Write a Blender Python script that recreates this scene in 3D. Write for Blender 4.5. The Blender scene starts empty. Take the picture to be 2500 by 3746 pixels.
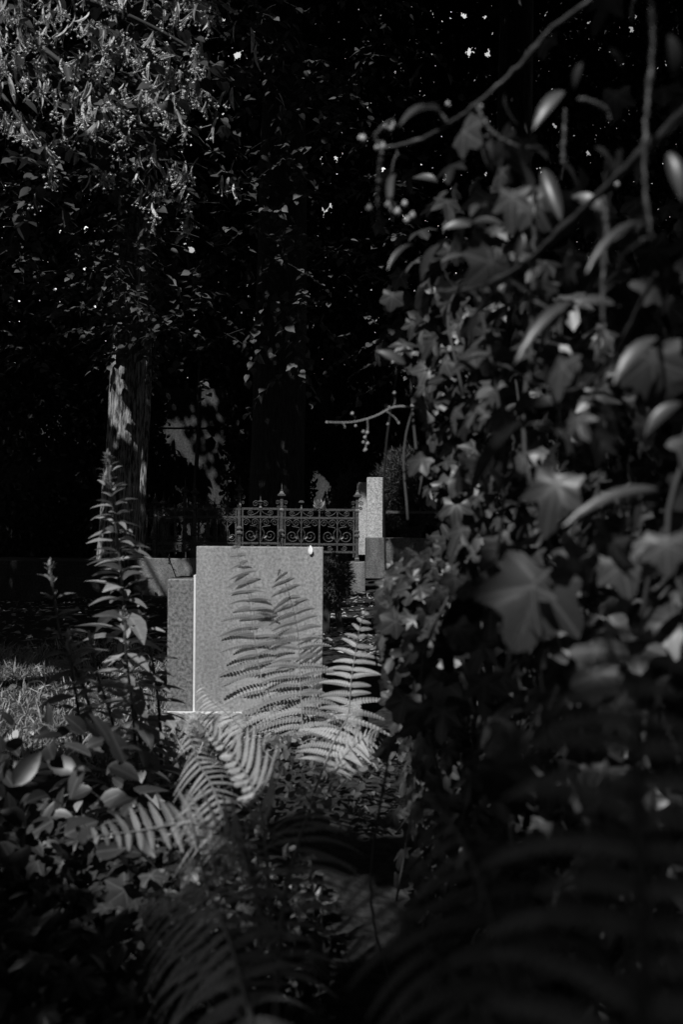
import bpy, math
import numpy as np
from mathutils import Matrix

rng = np.random.default_rng(11)
SC = bpy.context.scene
COL = SC.collection
R = math.radians

# ------------------------------------------------------------------ camera
FPX, HOR, ROLL, CAMZ = 35 / 36 * 3746, 1950.0, R(0.45), 1.0
cam_d = bpy.data.cameras.new("camera")
cam = bpy.data.objects.new("camera", cam_d)
COL.objects.link(cam)
cam_d.sensor_fit = 'VERTICAL'
cam_d.sensor_height = 36.0
cam_d.lens = 35.0
cam_d.shift_y = (HOR - 1873.0) / 3746.0
cam_d.clip_start, cam_d.clip_end = 0.05, 600
cam.matrix_world = Matrix.Translation((0, 0, CAMZ)) @ Matrix.Rotation(R(90), 4, 'X') @ Matrix.Rotation(ROLL, 4, 'Z')
cam_d.dof.use_dof = True
cam_d.dof.focus_distance = 13.0
cam_d.dof.aperture_fstop = 4.4
SC.camera = cam

# ------------------------------------------------------------------ light
SUN_EL, SUN_AZ = R(48), R(205)
S = np.array([math.sin(SUN_AZ) * math.cos(SUN_EL), math.cos(SUN_AZ) * math.cos(SUN_EL), math.sin(SUN_EL)])
world = bpy.data.worlds.new("World")
SC.world = world
world.use_nodes = True
wn, wl = world.node_tree.nodes, world.node_tree.links
wn.clear()
sky = wn.new('ShaderNodeTexSky')
sky.sky_type = 'NISHITA'
sky.sun_disc = False
sky.sun_elevation = SUN_EL
sky.sun_rotation = SUN_AZ
bw = wn.new('ShaderNodeRGBToBW')          # a black and white photograph
bg = wn.new('ShaderNodeBackground')
bg.inputs['Strength'].default_value = 0.05
wo = wn.new('ShaderNodeOutputWorld')
wl.new(sky.outputs[0], bw.inputs[0])
tc = wn.new('ShaderNodeTexCoord')          # cloud-like brightening added so the sky gaps turn white
cn = wn.new('ShaderNodeTexNoise')
cn.inputs['Scale'].default_value = 3.0
cn.inputs['Detail'].default_value = 6.0
wl.new(tc.outputs['Generated'], cn.inputs['Vector'])
cr = wn.new('ShaderNodeMapRange')
cr.inputs['From Min'].default_value, cr.inputs['From Max'].default_value = .35, .6
cr.inputs['To Min'].default_value, cr.inputs['To Max'].default_value = 0.0, 9.0
wl.new(cn.outputs['Fac'], cr.inputs['Value'])
cs = wn.new('ShaderNodeSeparateXYZ')       # added brightness kept to the sky behind the far crowns
wl.new(tc.outputs['Generated'], cs.inputs[0])
cb_ = wn.new('ShaderNodeMapRange')
cb_.inputs['From Min'].default_value, cb_.inputs['From Max'].default_value = .7, .88
wl.new(cs.outputs[1], cb_.inputs['Value'])
cf = wn.new('ShaderNodeMath')
cf.operation = 'MULTIPLY_ADD'
wl.new(cb_.outputs[0], cf.inputs[0])
wl.new(cr.outputs[0], cf.inputs[1])
cf.inputs[2].default_value = 1.0
cm_ = wn.new('ShaderNodeMath')
cm_.operation = 'MULTIPLY'
wl.new(bw.outputs[0], cm_.inputs[0])
wl.new(cf.outputs[0], cm_.inputs[1])
wl.new(cm_.outputs[0], bg.inputs['Color'])
wl.new(bg.outputs[0], wo.inputs['Surface'])
sun_d = bpy.data.lights.new("sun", 'SUN')
sun_d.energy = 5.0
sun_d.angle = R(0.5)
sun_o = bpy.data.objects.new("sun", sun_d)
COL.objects.link(sun_o)
from mathutils import Vector
sun_o.rotation_euler = Vector(S).to_track_quat('Z', 'Y').to_euler()
sun_o.location = (-4, -8, 14)

vs = SC.view_settings
vs.view_transform = 'Standard'
vs.look = 'None'
vs.gamma = 1.0
vs.use_curve_mapping = False
vs.exposure = -0.1
cy = SC.cycles
cy.use_denoising = True
cy.max_bounces = 5
cy.diffuse_bounces = 3
cy.glossy_bounces = 2
cy.transmission_bounces = 3
cy.sample_clamp_indirect = 3.0
cy.caustics_reflective = False
cy.caustics_refractive = False


# ------------------------------------------------------------------ helpers
def P(px, py, Y):
    """the point at depth Y seen at a pixel of the 2500 x 3746 photograph"""
    px, py, Y = np.asarray(px, float), np.asarray(py, float), np.asarray(Y, float)
    u, v = (px - 1250) / FPX, -(py - HOR) / FPX
    c, s = math.cos(ROLL), math.sin(ROLL)
    return np.stack([Y * (u * c - v * s), Y + 0 * u, CAMZ + Y * (u * s + v * c)], -1)


def nrm(a):
    a = np.asarray(a, float)
    return a / np.maximum(np.linalg.norm(a, axis=-1, keepdims=True), 1e-9)


class MB:
    """collects vertices and faces of one mesh"""
    def __init__(s):
        s.V, s.F, s.A, s.n = [], [], [], 0

    def add(s, V, F, A=None):
        V = np.asarray(V, float).reshape(-1, 3)
        s.V.append(V)
        for f in (F if isinstance(F, list) else [F]):
            f = np.asarray(f, int)
            if len(f):
                s.F.append(f + s.n)
        s.A.append(np.zeros((len(V), 3)) if A is None else np.asarray(A, float))
        s.n += len(V)
        return s

    def join(s, o):
        for V, A in zip(o.V, o.A):
            s.V.append(V), s.A.append(A)
        s.F += [f + s.n for f in o.F]
        s.n += o.n

    def box(s, lo, hi):
        x0, y0, z0 = lo
        x1, y1, z1 = hi
        V = [(x0, y0, z0), (x1, y0, z0), (x1, y1, z0), (x0, y1, z0), (x0, y0, z1), (x1, y0, z1), (x1, y1, z1), (x0, y1, z1)]
        return s.add(V, [[[0, 3, 2, 1], [4, 5, 6, 7], [0, 1, 5, 4], [1, 2, 6, 5], [2, 3, 7, 6], [3, 0, 4, 7]]])

    def tube(s, pts, rad, n=6, cap=True):
        pts = np.asarray(pts, float)
        k = len(pts)
        rad = np.broadcast_to(np.asarray(rad, float), (k,))
        t = nrm(np.gradient(pts, axis=0))
        ref = np.array([0, 0, 1.0]) if abs(t[:, 2]).mean() < 0.8 else np.array([1.0, 0, 0])
        a = nrm(np.cross(t, ref))
        b = np.cross(t, a)
        th = np.linspace(0, 2 * np.pi, n, endpoint=False)
        ring = pts[:, None] + rad[:, None, None] * (a[:, None] * np.cos(th)[None, :, None] + b[:, None] * np.sin(th)[None, :, None])
        i, j = np.meshgrid(np.arange(k - 1), np.arange(n), indexing='ij')
        j2 = (j + 1) % n
        F = np.stack([i * n + j, (i + 1) * n + j, (i + 1) * n + j2, i * n + j2], -1).reshape(-1, 4)
        fs = [F]
        if cap:
            fs += [np.arange(n)[None], (np.arange(n)[::-1] + (k - 1) * n)[None]]
        u = np.linspace(0, 1, k)
        A = np.zeros((k * n, 3))
        A[:, 0] = np.repeat(u, n)
        return s.add(ring.reshape(-1, 3), fs, A)

    def lathe(s, c, prof, n=12, square=False):
        """prof: (radius, z) pairs above the point c; square gives a four-sided moulding"""
        if square:
            n = 4
        th = np.linspace(0, 2 * np.pi, n, endpoint=False) + (np.pi / 4 if square else 0)
        f = math.sqrt(2) if square else 1
        V = np.array([[c[0] + f * r * math.cos(t), c[1] + f * r * math.sin(t), c[2] + z] for r, z in prof for t in th])
        k = len(prof)
        i, j = np.meshgrid(np.arange(k - 1), np.arange(n), indexing='ij')
        j2 = (j + 1) % n
        F = np.stack([i * n + j, i * n + j2, (i + 1) * n + j2, (i + 1) * n + j], -1).reshape(-1, 4)
        return s.add(V, [F, np.arange(n)[::-1][None], (np.arange(n) + (k - 1) * n)[None]])

    def leaves(s, tpl, pos, dirs, nor, size, rnd=None, wid=1.0):
        tv, tf = tpl
        pos = np.asarray(pos, float).reshape(-1, 3)
        m = len(pos)
        if m == 0:
            return s
        y = nrm(np.broadcast_to(dirs, (m, 3)))
        z = np.broadcast_to(nor, (m, 3)).astype(float)
        z = nrm(z - (z * y).sum(-1, keepdims=True) * y)
        x = np.cross(y, z)
        size = np.broadcast_to(np.asarray(size, float), (m,))
        wid = np.broadcast_to(np.asarray(wid, float), (m,))
        V = pos[:, None] + size[:, None, None] * (tv[None, :, :1] * wid[:, None, None] * x[:, None] + tv[None, :, 1:2] * y[:, None] + tv[None, :, 2:] * z[:, None])
        k = len(tv)
        off = (np.arange(m) * k)[:, None, None]
        if rnd is None:
            rnd = rng.random(m)
        A = np.empty((m, k, 3))
        A[:, :, 0] = tv[None, :, 0]
        A[:, :, 1] = tv[None, :, 1]
        A[:, :, 2] = rnd[:, None]
        return s.add(V.reshape(-1, 3), [(f[None] + off).reshape(-1, f.shape[1]) for f in tf], A.reshape(-1, 3))

    def build(s, name, mat, parent=None, smooth=False, bevel=0):
        V = np.concatenate(s.V)
        A = np.concatenate(s.A)
        me = bpy.data.meshes.new(name)
        me.vertices.add(len(V))
        me.vertices.foreach_set('co', V.astype(np.float32).ravel())
        li = np.concatenate([f.ravel() for f in s.F]).astype(np.int32)
        tot = np.concatenate([np.full(len(f), f.shape[1]) for f in s.F]).astype(np.int32)
        st = np.concatenate([[0], np.cumsum(tot)[:-1]]).astype(np.int32)
        me.loops.add(len(li))
        me.loops.foreach_set('vertex_index', li)
        me.polygons.add(len(tot))
        me.polygons.foreach_set('loop_start', st)
        me.polygons.foreach_set('loop_total', tot)
        me.polygons.foreach_set('use_smooth', np.full(len(tot), smooth))
        at = me.attributes.new('leaf', 'FLOAT_VECTOR', 'POINT')
        at.data.foreach_set('vector', A.astype(np.float32).ravel())
        me.update(calc_edges=True)
        me.validate()
        me.materials.append(mat)
        o = bpy.data.objects.new(name, me)
        COL.objects.link(o)
        if parent is not None:
            o.parent = parent
            o.matrix_parent_inverse = Matrix.Translation(parent.location).inverted()
        if bevel:
            b = o.modifiers.new('bevel', 'BEVEL')
            b.width = bevel
            b.segments = 2
            b.limit_method = 'ANGLE'
        return o


def tag(o, label=None, cat=None, group=None, kind=None):
    for k, v in (('label', label), ('category', cat), ('group', group), ('kind', kind)):
        if v:
            o[k] = v
    return o


def thing(name, loc, label, cat, group=None):
    o = bpy.data.objects.new(name, None)
    o.empty_display_size = 0.2
    COL.objects.link(o)
    o.location = [float(c) for c in loc]
    return tag(o, label, cat, group)


def bez(pts, n=40):
    """smooth curve through the points"""
    pts = np.asarray(pts, float)
    d = np.concatenate([[0], np.cumsum(np.linalg.norm(np.diff(pts, axis=0), axis=1))])
    m = np.gradient(pts, d, axis=0)
    t = np.linspace(0, d[-1], n)
    i = np.clip(np.searchsorted(d, t, side='right') - 1, 0, len(pts) - 2)
    h = (d[i + 1] - d[i])[:, None]
    u = ((t - d[i]) / h[:, 0])[:, None]
    return ((2 * u**3 - 3 * u**2 + 1) * pts[i] + (u**3 - 2 * u**2 + u) * h * m[i]
            + (-2 * u**3 + 3 * u**2) * pts[i + 1] + (u**3 - u**2) * h * m[i + 1])


def rv(n, s=1.0):
    return rng.normal(0, s, (n, 3))


# leaf templates: base at the origin, tip along +y, x across, z up
def rows_leaf(rows, fold=0.2, curl=0.25):
    V, F = [], []
    for ym, ye, w in rows:
        for sx in (-1, 0, 1):
            y = ym if sx == 0 else ye
            V.append((sx * w, y, fold * w * abs(sx) - curl * y * abs(y)))
    for i in range(len(rows) - 1):
        a, b = 3 * i, 3 * i + 3
        F += [(a, a + 1, b + 1, b), (a + 1, a + 2, b + 2, b + 1)]
    return np.array(V), [np.array(F)]


CORD = rows_leaf([(0, -.1, .17), (.08, -.02, .38), (.25, .2, .47), (.48, .45, .44), (.7, .68, .29), (.88, .87, .11), (1.05, 1.05, .004)], .22, .12)
LANCE = rows_leaf([(0, 0, .015), (.12, .12, .07), (.3, .3, .125), (.5, .5, .14), (.7, .7, .11), (.87, .87, .055), (1, 1, .004)], .45, .3)
OVAL = rows_leaf([(0, 0, .02), (.12, .12, .16), (.32, .32, .25), (.55, .55, .25), (.78, .78, .16), (.92, .92, .07), (1, 1, .004)], .3, .2)
STRAP = rows_leaf([(0, 0, .02), (.15, .15, .09), (.32, .32, .13), (.5, .5, .14), (.68, .68, .125), (.85, .85, .075), (1, 1, .004)], .6, .4)
BLADE = (np.array([(-.03, 0, 0), (.03, 0, 0), (-.02, .6, -.06), (.02, .6, -.06), (0, 1, -.25)]), [np.array([(0, 1, 3, 2)]), np.array([(2, 3, 4)])])
FAR = (np.array([(0, -.5, 0), (.42, -.2, .1), (.3, .25, .05), (0, .55, -.1), (-.3, .25, .05), (-.42, -.2, .1)]), [np.array([(0, 1, 2, 3), (0, 3, 4, 5)])])


def ivy_tpl(seed, long=1.0, broad=False):
    r = np.random.default_rng(seed)
    ang = [0, 14, 30, 44, 58, 72, 92, 108, 122, 138, 165]
    rad = [1.05 * long, .78, .46, .58, .82, .58, .40, .48, .56, .42, .20]
    if broad:
        rad = [1.0 * long, .90, .62, .72, .88, .74, .55, .64, .66, .48, .24]
    pa, pr = [], []
    for a, q in zip(ang, rad):
        pa.append(a), pr.append(q * r.uniform(.93, 1.07))
    A = np.array(pa + [-a for a in pa[:0:-1]], float)
    Q = np.array(pr + [q * r.uniform(.93, 1.07) for q in pr[:0:-1]])
    a = np.radians(A)
    n = len(a)
    V = [(0, 0, 0)]
    for f in (.5, 1.0):
        for k in range(n):
            q = Q[k] * f if f == 1.0 else Q[k] * .5
            ridge = (.05 if broad else .09) * math.cos(a[k] * 360 / 60.0)
            V.append((q * math.sin(a[k]), q * math.cos(a[k]), -.22 * q * q - ridge * q * .6))
    k = np.arange(n)
    k2 = (k + 1) % n
    T = np.stack([0 * k, 1 + k2, 1 + k], -1)
    Qd = np.stack([1 + k, 1 + k2, 1 + n + k2, 1 + n + k], -1)
    return np.array(V), [T, Qd]


IVY = [ivy_tpl(1), ivy_tpl(2, 1.0, True), ivy_tpl(3, .95, True)]


# ------------------------------------------------------------------ materials
def new_mat(name):
    m = bpy.data.materials.new(name)
    m.use_nodes = True
    n, l = m.node_tree.nodes, m.node_tree.links
    n.clear()
    out = n.new('ShaderNodeOutputMaterial')
    b = n.new('ShaderNodeBsdfPrincipled')
    l.new(b.outputs[0], out.inputs['Surface'])
    return m, n, l, b, out


def mth(n, l, op, a, b=None, clamp=False):
    k = n.new('ShaderNodeMath')
    k.operation = op
    k.use_clamp = clamp
    for i, v in enumerate((a, b)):
        if v is None:
            continue
        if isinstance(v, (int, float)):
            k.inputs[i].default_value = v
        else:
            l.new(v, k.inputs[i])
    return k.outputs[0]


def ramp(n, l, fac, stops):
    r = n.new('ShaderNodeValToRGB')
    e = r.color_ramp.elements
    while len(e) < len(stops):
        e.new(0.5)
    for el, (p, v) in zip(e, stops):
        el.position = p
        el.color = (v, v, v, 1)
    l.new(fac, r.inputs[0])
    return r.outputs[0]


def noise(n, l, scale, detail=4, vec=None, rough=.55):
    t = n.new('ShaderNodeTexNoise')
    t.inputs['Scale'].default_value = scale
    t.inputs['Detail'].default_value = detail
    t.inputs['Roughness'].default_value = rough
    if vec is not None:
        l.new(vec, t.inputs['Vector'])
    return t.outputs['Fac']


def leaf_mat(name, base, var=.5, rough=.45, spec=.5, trans=.25, veins=None, vein_gain=.8, mott=.3):
    m, n, l, b, out = new_mat(name)
    at = n.new('ShaderNodeAttribute')
    at.attribute_name = 'leaf'
    sp = n.new('ShaderNodeSeparateXYZ')
    l.new(at.outputs['Vector'], sp.inputs[0])
    x, y, r = sp.outputs
    val = mth(n, l, 'MULTIPLY_ADD', r, 2 * var * base)
    val.node.inputs[2].default_value = base * (1 - var)
    geo = n.new('ShaderNodeNewGeometry')
    nz = noise(n, l, 60, 3, geo.outputs['Position'])
    val = mth(n, l, 'MULTIPLY', val, mth(n, l, 'MULTIPLY_ADD', nz, 2 * mott))
    val.node.inputs[1].links[0].from_node.inputs[2].default_value = 1 - mott
    if veins == 'palm':
        ang = mth(n, l, 'ARCTAN2', x, y)
        rad = mth(n, l, 'SQRT', mth(n, l, 'ADD', mth(n, l, 'MULTIPLY', x, x), mth(n, l, 'MULTIPLY', y, y)))
        pp = mth(n, l, 'PINGPONG', mth(n, l, 'ABSOLUTE', ang), R(30))
        d = mth(n, l, 'MULTIPLY', rad, mth(n, l, 'SINE', pp))
        d = mth(n, l, 'ADD', d, mth(n, l, 'MULTIPLY', rad, .012))
        v = ramp(n, l, d, [(0.012, 1), (0.045, 0)])
    elif veins == 'pinnate':
        mid = ramp(n, l, mth(n, l, 'ABSOLUTE', x), [(0.008, 1), (0.03, 0)])
        w = mth(n, l, 'PINGPONG', mth(n, l, 'SUBTRACT', y, mth(n, l, 'ABSOLUTE', x)), .07)
        side = ramp(n, l, w, [(0.0, .5), (0.016, 0)])
        v = mth(n, l, 'MAXIMUM', mid, side)
    else:
        v = None
    if v is not None:
        k = mth(n, l, 'MULTIPLY_ADD', v, vein_gain)
        k.node.inputs[2].default_value = 1
        val = mth(n, l, 'MULTIPLY', val, k)
    cb = n.new('ShaderNodeCombineColor')
    for i in range(3):
        l.new(val, cb.inputs[i])
    l.new(cb.outputs[0], b.inputs['Base Color'])
    b.inputs['Roughness'].default_value = rough
    b.inputs['Specular IOR Level'].default_value = spec
    if trans:
        tr = n.new('ShaderNodeBsdfTranslucent')
        l.new(cb.outputs[0], tr.inputs['Color'])
        mx = n.new('ShaderNodeMixShader')
        mx.inputs[0].default_value = trans
        l.new(b.outputs[0], mx.inputs[1])
        l.new(tr.outputs[0], mx.inputs[2])
        l.new(mx.outputs[0], out.inputs['Surface'])
    return m


def stone_mat(name, lo, hi, scale=90, rough=.6, streak=0, bump=.15, patch=.25, spec=.4):
    m, n, l, b, out = new_mat(name)
    geo = n.new('ShaderNodeNewGeometry')
    pos = geo.outputs['Position']
    f = noise(n, l, scale, 5, pos, .7)
    c = ramp(n, l, f, [(.36, lo), (.5, (lo + hi) / 2), (.64, hi)])
    g = noise(n, l, 2.2, 5, pos)
    k = mth(n, l, 'MULTIPLY_ADD', g, 2 * patch)
    k.node.inputs[2].default_value = 1 - patch
    val = mth(n, l, 'MULTIPLY', c, k)
    if streak:
        mp = n.new('ShaderNodeMapping')
        mp.inputs['Scale'].default_value = (4.5, 4.5, .7)
        l.new(pos, mp.inputs[0])
        s = noise(n, l, 1.4, 5, mp.outputs[0])
        val = mth(n, l, 'MULTIPLY', val, ramp(n, l, s, [(.35, 1 - streak), (.62, 1.0)]))
    l.new(val, b.inputs['Base Color'])
    b.inputs['Roughness'].default_value = rough
    b.inputs['Specular IOR Level'].default_value = spec
    bp = n.new('ShaderNodeBump')
    bp.inputs['Strength'].default_value = bump
    bp.inputs['Distance'].default_value = .01
    l.new(f, bp.inputs['Height'])
    l.new(bp.outputs[0], b.inputs['Normal'])
    return m


def bark_mat(name, lo, hi, sc=1.0):
    m, n, l, b, out = new_mat(name)
    geo = n.new('ShaderNodeNewGeometry')
    mp = n.new('ShaderNodeMapping')
    mp.inputs['Scale'].default_value = (1, 1, .17)
    l.new(geo.outputs['Position'], mp.inputs[0])
    f = noise(n, l, 26 * sc, 7, mp.outputs[0], .66)
    f2 = noise(n, l, 9, 3, geo.outputs['Position'])
    c = ramp(n, l, f, [(.42, lo), (.5, (lo + hi) * .45), (.62, hi)])
    k = mth(n, l, 'MULTIPLY_ADD', f2, .8)
    k.node.inputs[2].default_value = .6
    l.new(mth(n, l, 'MULTIPLY', c, k), b.inputs['Base Color'])
    b.inputs['Roughness'].default_value = .9
    bp = n.new('ShaderNodeBump')
    bp.inputs['Strength'].default_value = 1.0
    bp.inputs['Distance'].default_value = .05
    l.new(f, bp.inputs['Height'])
    l.new(bp.outputs[0], b.inputs['Normal'])
    return m


M_SLAB = stone_mat('pale granite', .18, .40, 70, .6, .25, .05, .28)
M_BLOCK = stone_mat('dark speckled granite', .05, .26, 60, .5, 0, .1, .2)
M_PLINTH = stone_mat('rough stone', .12, .45, 45, .9, 0, .8, .4)
M_MORTAR = stone_mat('mortar', .65, .8, 80, .8)
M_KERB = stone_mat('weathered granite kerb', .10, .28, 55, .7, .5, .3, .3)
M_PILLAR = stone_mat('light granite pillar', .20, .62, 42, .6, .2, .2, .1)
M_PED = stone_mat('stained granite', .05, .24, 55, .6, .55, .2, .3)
M_KERBD = stone_mat('shade-toned kerb', .015, .07, 40, .9, .4, .4, .5, .2)  # kerb stone with deep shade put into its colour
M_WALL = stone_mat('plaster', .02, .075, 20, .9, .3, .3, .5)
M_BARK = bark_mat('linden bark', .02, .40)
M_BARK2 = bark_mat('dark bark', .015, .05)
M_IRON, n_, l_, b_, _ = new_mat('cast iron')
gg = n_.new('ShaderNodeNewGeometry')
l_.new(ramp(n_, l_, noise(n_, l_, 35, 4, gg.outputs['Position']), [(.35, .018), (.65, .085)]), b_.inputs['Base Color'])
b_.inputs['Roughness'].default_value = .5
b_.inputs['Specular IOR Level'].default_value = .5
M_SOIL = stone_mat('soil', .008, .045, 22, 1, 0, .8, .5, .1)
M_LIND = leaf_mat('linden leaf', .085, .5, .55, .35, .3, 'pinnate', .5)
M_LIND2 = leaf_mat('darker linden leaf', .04, .6, .6, .3, .2, 'pinnate', .5)  # darker leaf tone for the near branches
M_BRACT = leaf_mat('bract', .66, .3, .55, .4, .4, None)
M_FRUIT = leaf_mat('linden fruit', .72, .3, .6, .4, 0, None)
M_CANOPY = leaf_mat('canopy leaf', .03, .4, .7, .2, .06, None)
M_IVY = leaf_mat('ivy leaf', .027, .8, .42, .45, .12, 'palm', 1.3)
M_STRAP = leaf_mat('honeysuckle leaf', .045, .5, .4, .5, .2, 'pinnate', .5)
M_WEED = leaf_mat('weed leaf', .25, .4, .45, .5, .25, 'pinnate', .4)
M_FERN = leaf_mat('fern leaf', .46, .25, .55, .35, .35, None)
M_FERN3 = leaf_mat('mid-tone fern leaf', .22, .35, .55, .35, .2, None)  # darker tone for the two fronds against the slab
M_FERN4 = leaf_mat('deep shade-toned fern leaf', .11, .3, .7, .2, .2, None)  # darkest copy: shade on the near fern's side fronds put into colour
M_FERN2 = leaf_mat('shade-toned fern leaf', .16, .3, .6, .25, .2, None)  # fern leaf copy with the near fern's shade put into its colour
M_STALK = leaf_mat('pale stalk', .22, .2, .5, .4, 0, None)
M_STEM = leaf_mat('green stem', .045, .2, .5, .4, 0, None)
M_TWIG = leaf_mat('brown twig', .05, .2, .7, .3, 0, None)
M_BUD = leaf_mat('pale bud', .45, .3, .5, .4, .2, None)
M_GRASS = leaf_mat('grass blade', .26, .7, .5, .4, .3, None)
M_LITTER = leaf_mat('dry leaf litter', .30, .8, .7, .3, .1, None)
M_CONIF = leaf_mat('conifer spray', .065, .6, .6, .3, .1, None)
M_LEAFLET = leaf_mat('white petal', .85, .05, .6, .3, .1, None)

# ------------------------------------------------------------------ gaps cut in the canopy to place the sunlight
GAPS = []     # (point, radius): leaves are left out between these chosen places and the sun


def gap(px, py, Y, r):
    GAPS.append((*P(px, py, Y), r))


for x_, y_ in ((760, 2050), (900, 2050), (1040, 2060), (1150, 2050), (760, 2250), (940, 2250), (1120, 2250), (680, 2250), (650, 2450), (800, 2450), (960, 2450), (1120, 2450), (760, 2560), (650, 2600), (960, 2600)):
    gap(x_, y_, 4.9, .20)
for a_ in ((900, 2200, 4.2, .2), (960, 2450, 4.2, .22), (1090, 2400, 3.9, .2), (1280, 2450, 3.5, .24), (1300, 2300, 3.5, .15), (1240, 2640, 3.4, .18),
           (650, 2720, 2.4, .15), (720, 2850, 2.1, .14), (830, 2740, 2.4, .16), (350, 2930, 1.8, .10), (480, 2950, 1.8, .1), (640, 2960, 1.8, .1), (760, 3080, 1.5, .12), (680, 3170, 1.4, .11), (640, 3330, 1.28, .06), (620, 3000, 1.6, .14), (560, 3180, 1.42, .10), (807, 2961, 1.85, .17), (770, 2864, 2.0, .18), (722, 2785, 2.15, .18), (680, 2694, 2.3, .17), (740, 3200, 1.4, .13), (715, 3060, 1.6, .16), (690, 2960, 1.75, .16), (640, 3100, 1.55, .1), (560, 3040, 1.83, .12), (400, 3050, 1.87, .13), (300, 3040, 1.9, .1), (860, 2780, 2.25, .17), (640, 2640, 4.9, .16), (600, 2660, 4.9, .12), (640, 3200, 1.38, .18), (600, 3060, 1.62, .2), (700, 3130, 1.48, .18), (830, 3130, 1.45, .12), (560, 3250, 1.35, .1), (640, 3320, 1.28, .13), (760, 3290, 1.28, .12), (700, 3420, 1.2, .07), (800, 2950, 1.65, .12), (860, 3100, 1.5, .08),
           (395, 1700, 3.2, .10), (415, 1850, 3.2, .12), (430, 2000, 3.2, .14), (440, 2150, 3.2, .15), (540, 2200, 3.2, .15), (560, 2400, 3.2, .14), (380, 2250, 3.2, .08), (185, 2090, 2.9, .09), (560, 2300, 3.3, .18), (420, 1760, 3.2, .14), (450, 2300, 3.2, .14), (400, 2750, 3.0, .1), (580, 2600, 3.2, .08),
           (1220, 2000, 18.5, .5), (1080, 1930, 18.5, .6), (960, 1940, 18.5, .5), (880, 1930, 18.5, .3),
           (1300, 1870, 18.5, .5), (1300, 2095, 18.3, .45), (1370, 1800, 18.4, .38), (1370, 1900, 18.4, .38), (1370, 2020, 18.4, .35), (1440, 1720, 20.5, .3), (1430, 1850, 20.5, .3), (1500, 1690, 20.5, .15), (1520, 1800, 20.5, .12), (1220, 2100, 12, .3), (1325, 1850, 19.3, .3), (1270, 1800, 20, .3),
           (590, 2090, 15.9, .26), (650, 2080, 15.9, .16), (1350, 2160, 15, .4), (1290, 2190, 13, .3), (1390, 2350, 9, .35), (1360, 2260, 10, .2), (1240, 2260, 10, .15),
           (450, 1370, 16.5, .13), (470, 1340, 16.5, .1), (440, 1480, 16.5, .22), (470, 1530, 16.5, .17), (495, 1590, 16.5, .16), (490, 1650, 16.5, .13), (440, 1530, 16.5, .16), (440, 1490, 16.5, .16), (455, 1600, 16.5, .1), (490, 1650, 16.5, .1), (395, 1790, 16.5, .08), (460, 1740, 16.5, .07), (395, 1900, 16.5, .07), (400, 2060, 16.5, .08), (385, 2110, 16.5, .08),
           (690, 1600, 27, .42), (630, 1585, 27, .25), (750, 1590, 27, .4), (790, 1700, 27, .3), (800, 1810, 27, .3), (740, 1840, 27, .3), (690, 1870, 27, .4), (820, 1860, 27, .25), (760, 1460, 27, .25), (790, 1520, 27, .2), (1170, 1790, 27, .35), (640, 1760, 27, .12), (160, 1565, 27, .16), (210, 1520, 27, .1), (650, 1690, 27, .1),
           (518, 1720, 20, .15)):
    gap(*a_)
for x_ in range(20, 560, 60):
    gap(x_ + 20, 2560 - .25 * x_, 6.1, .28)
    gap(x_, 2650 - .2 * x_, 5.3, .24)
for i_ in range(10):      # flecks on the ivy wall
    t_ = rng.random()
    gap(1420 + rng.random() * 1050, 150 + rng.random() * 2150, 3.0 - 2.1 * (0.15 + .75 * rng.random()), rng.uniform(.03, .075))
for a_ in ((1600, 1340, 2.3, .08), (1840, 1410, 1.7, .07), (1690, 1170, 2.4, .08), (1690, 1750, 2.4, .1), (1970, 2150, 1.0, .07), (1500, 2200, 2.6, .12), (1570, 2100, 2.6, .12), (1480, 2380, 2.6, .08), (1850, 1700, 1.6, .07), (1560, 950, 1.5, .07), (1800, 560, 1.3, .07), (1990, 680, 1.2, .06), (2360, 880, .95, .05), (2480, 200, .9, .05), (1390, 540, 1.3, .05), (1420, 770, 1.3, .05), (1300, 1530, 2.6, .12), (2440, 1500, .9, .05), (2100, 1300, 1.2, .05)):
    gap(*a_)
for a_ in ((200, 80, 6.2, .45), (350, 150, 6.2, .5), (500, 100, 6.2, .5), (620, 100, 6.4, .4), (300, 260, 6.2, .4), (420, 220, 6.6, .4), (250, 120, 6.8, .4), (150, 320, 5.8, .28), (560, 280, 6.3, .3), (450, 330, 6.2, .25), (600, 580, 6.2, .28), (680, 600, 6.3, .22), (60, 180, 5.8, .2), (640, 200, 6.4, .2), (60, 590, 5.6, .16), (780, 380, 6.6, .15), (830, 490, 6.5, .12)):
    gap(*a_)
for i_ in range(40):      # flecks in the overhanging linden branches
    gap(rng.random() * 680, rng.random() * 650, 5.2 + 2 * rng.random(), rng.uniform(.1, .3))
for i_ in range(80):
    gap(rng.random() * 1500, 150 + rng.random() * 1150, 8.5 + 6.5 * rng.random(), rng.uniform(.05, .17))
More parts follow.
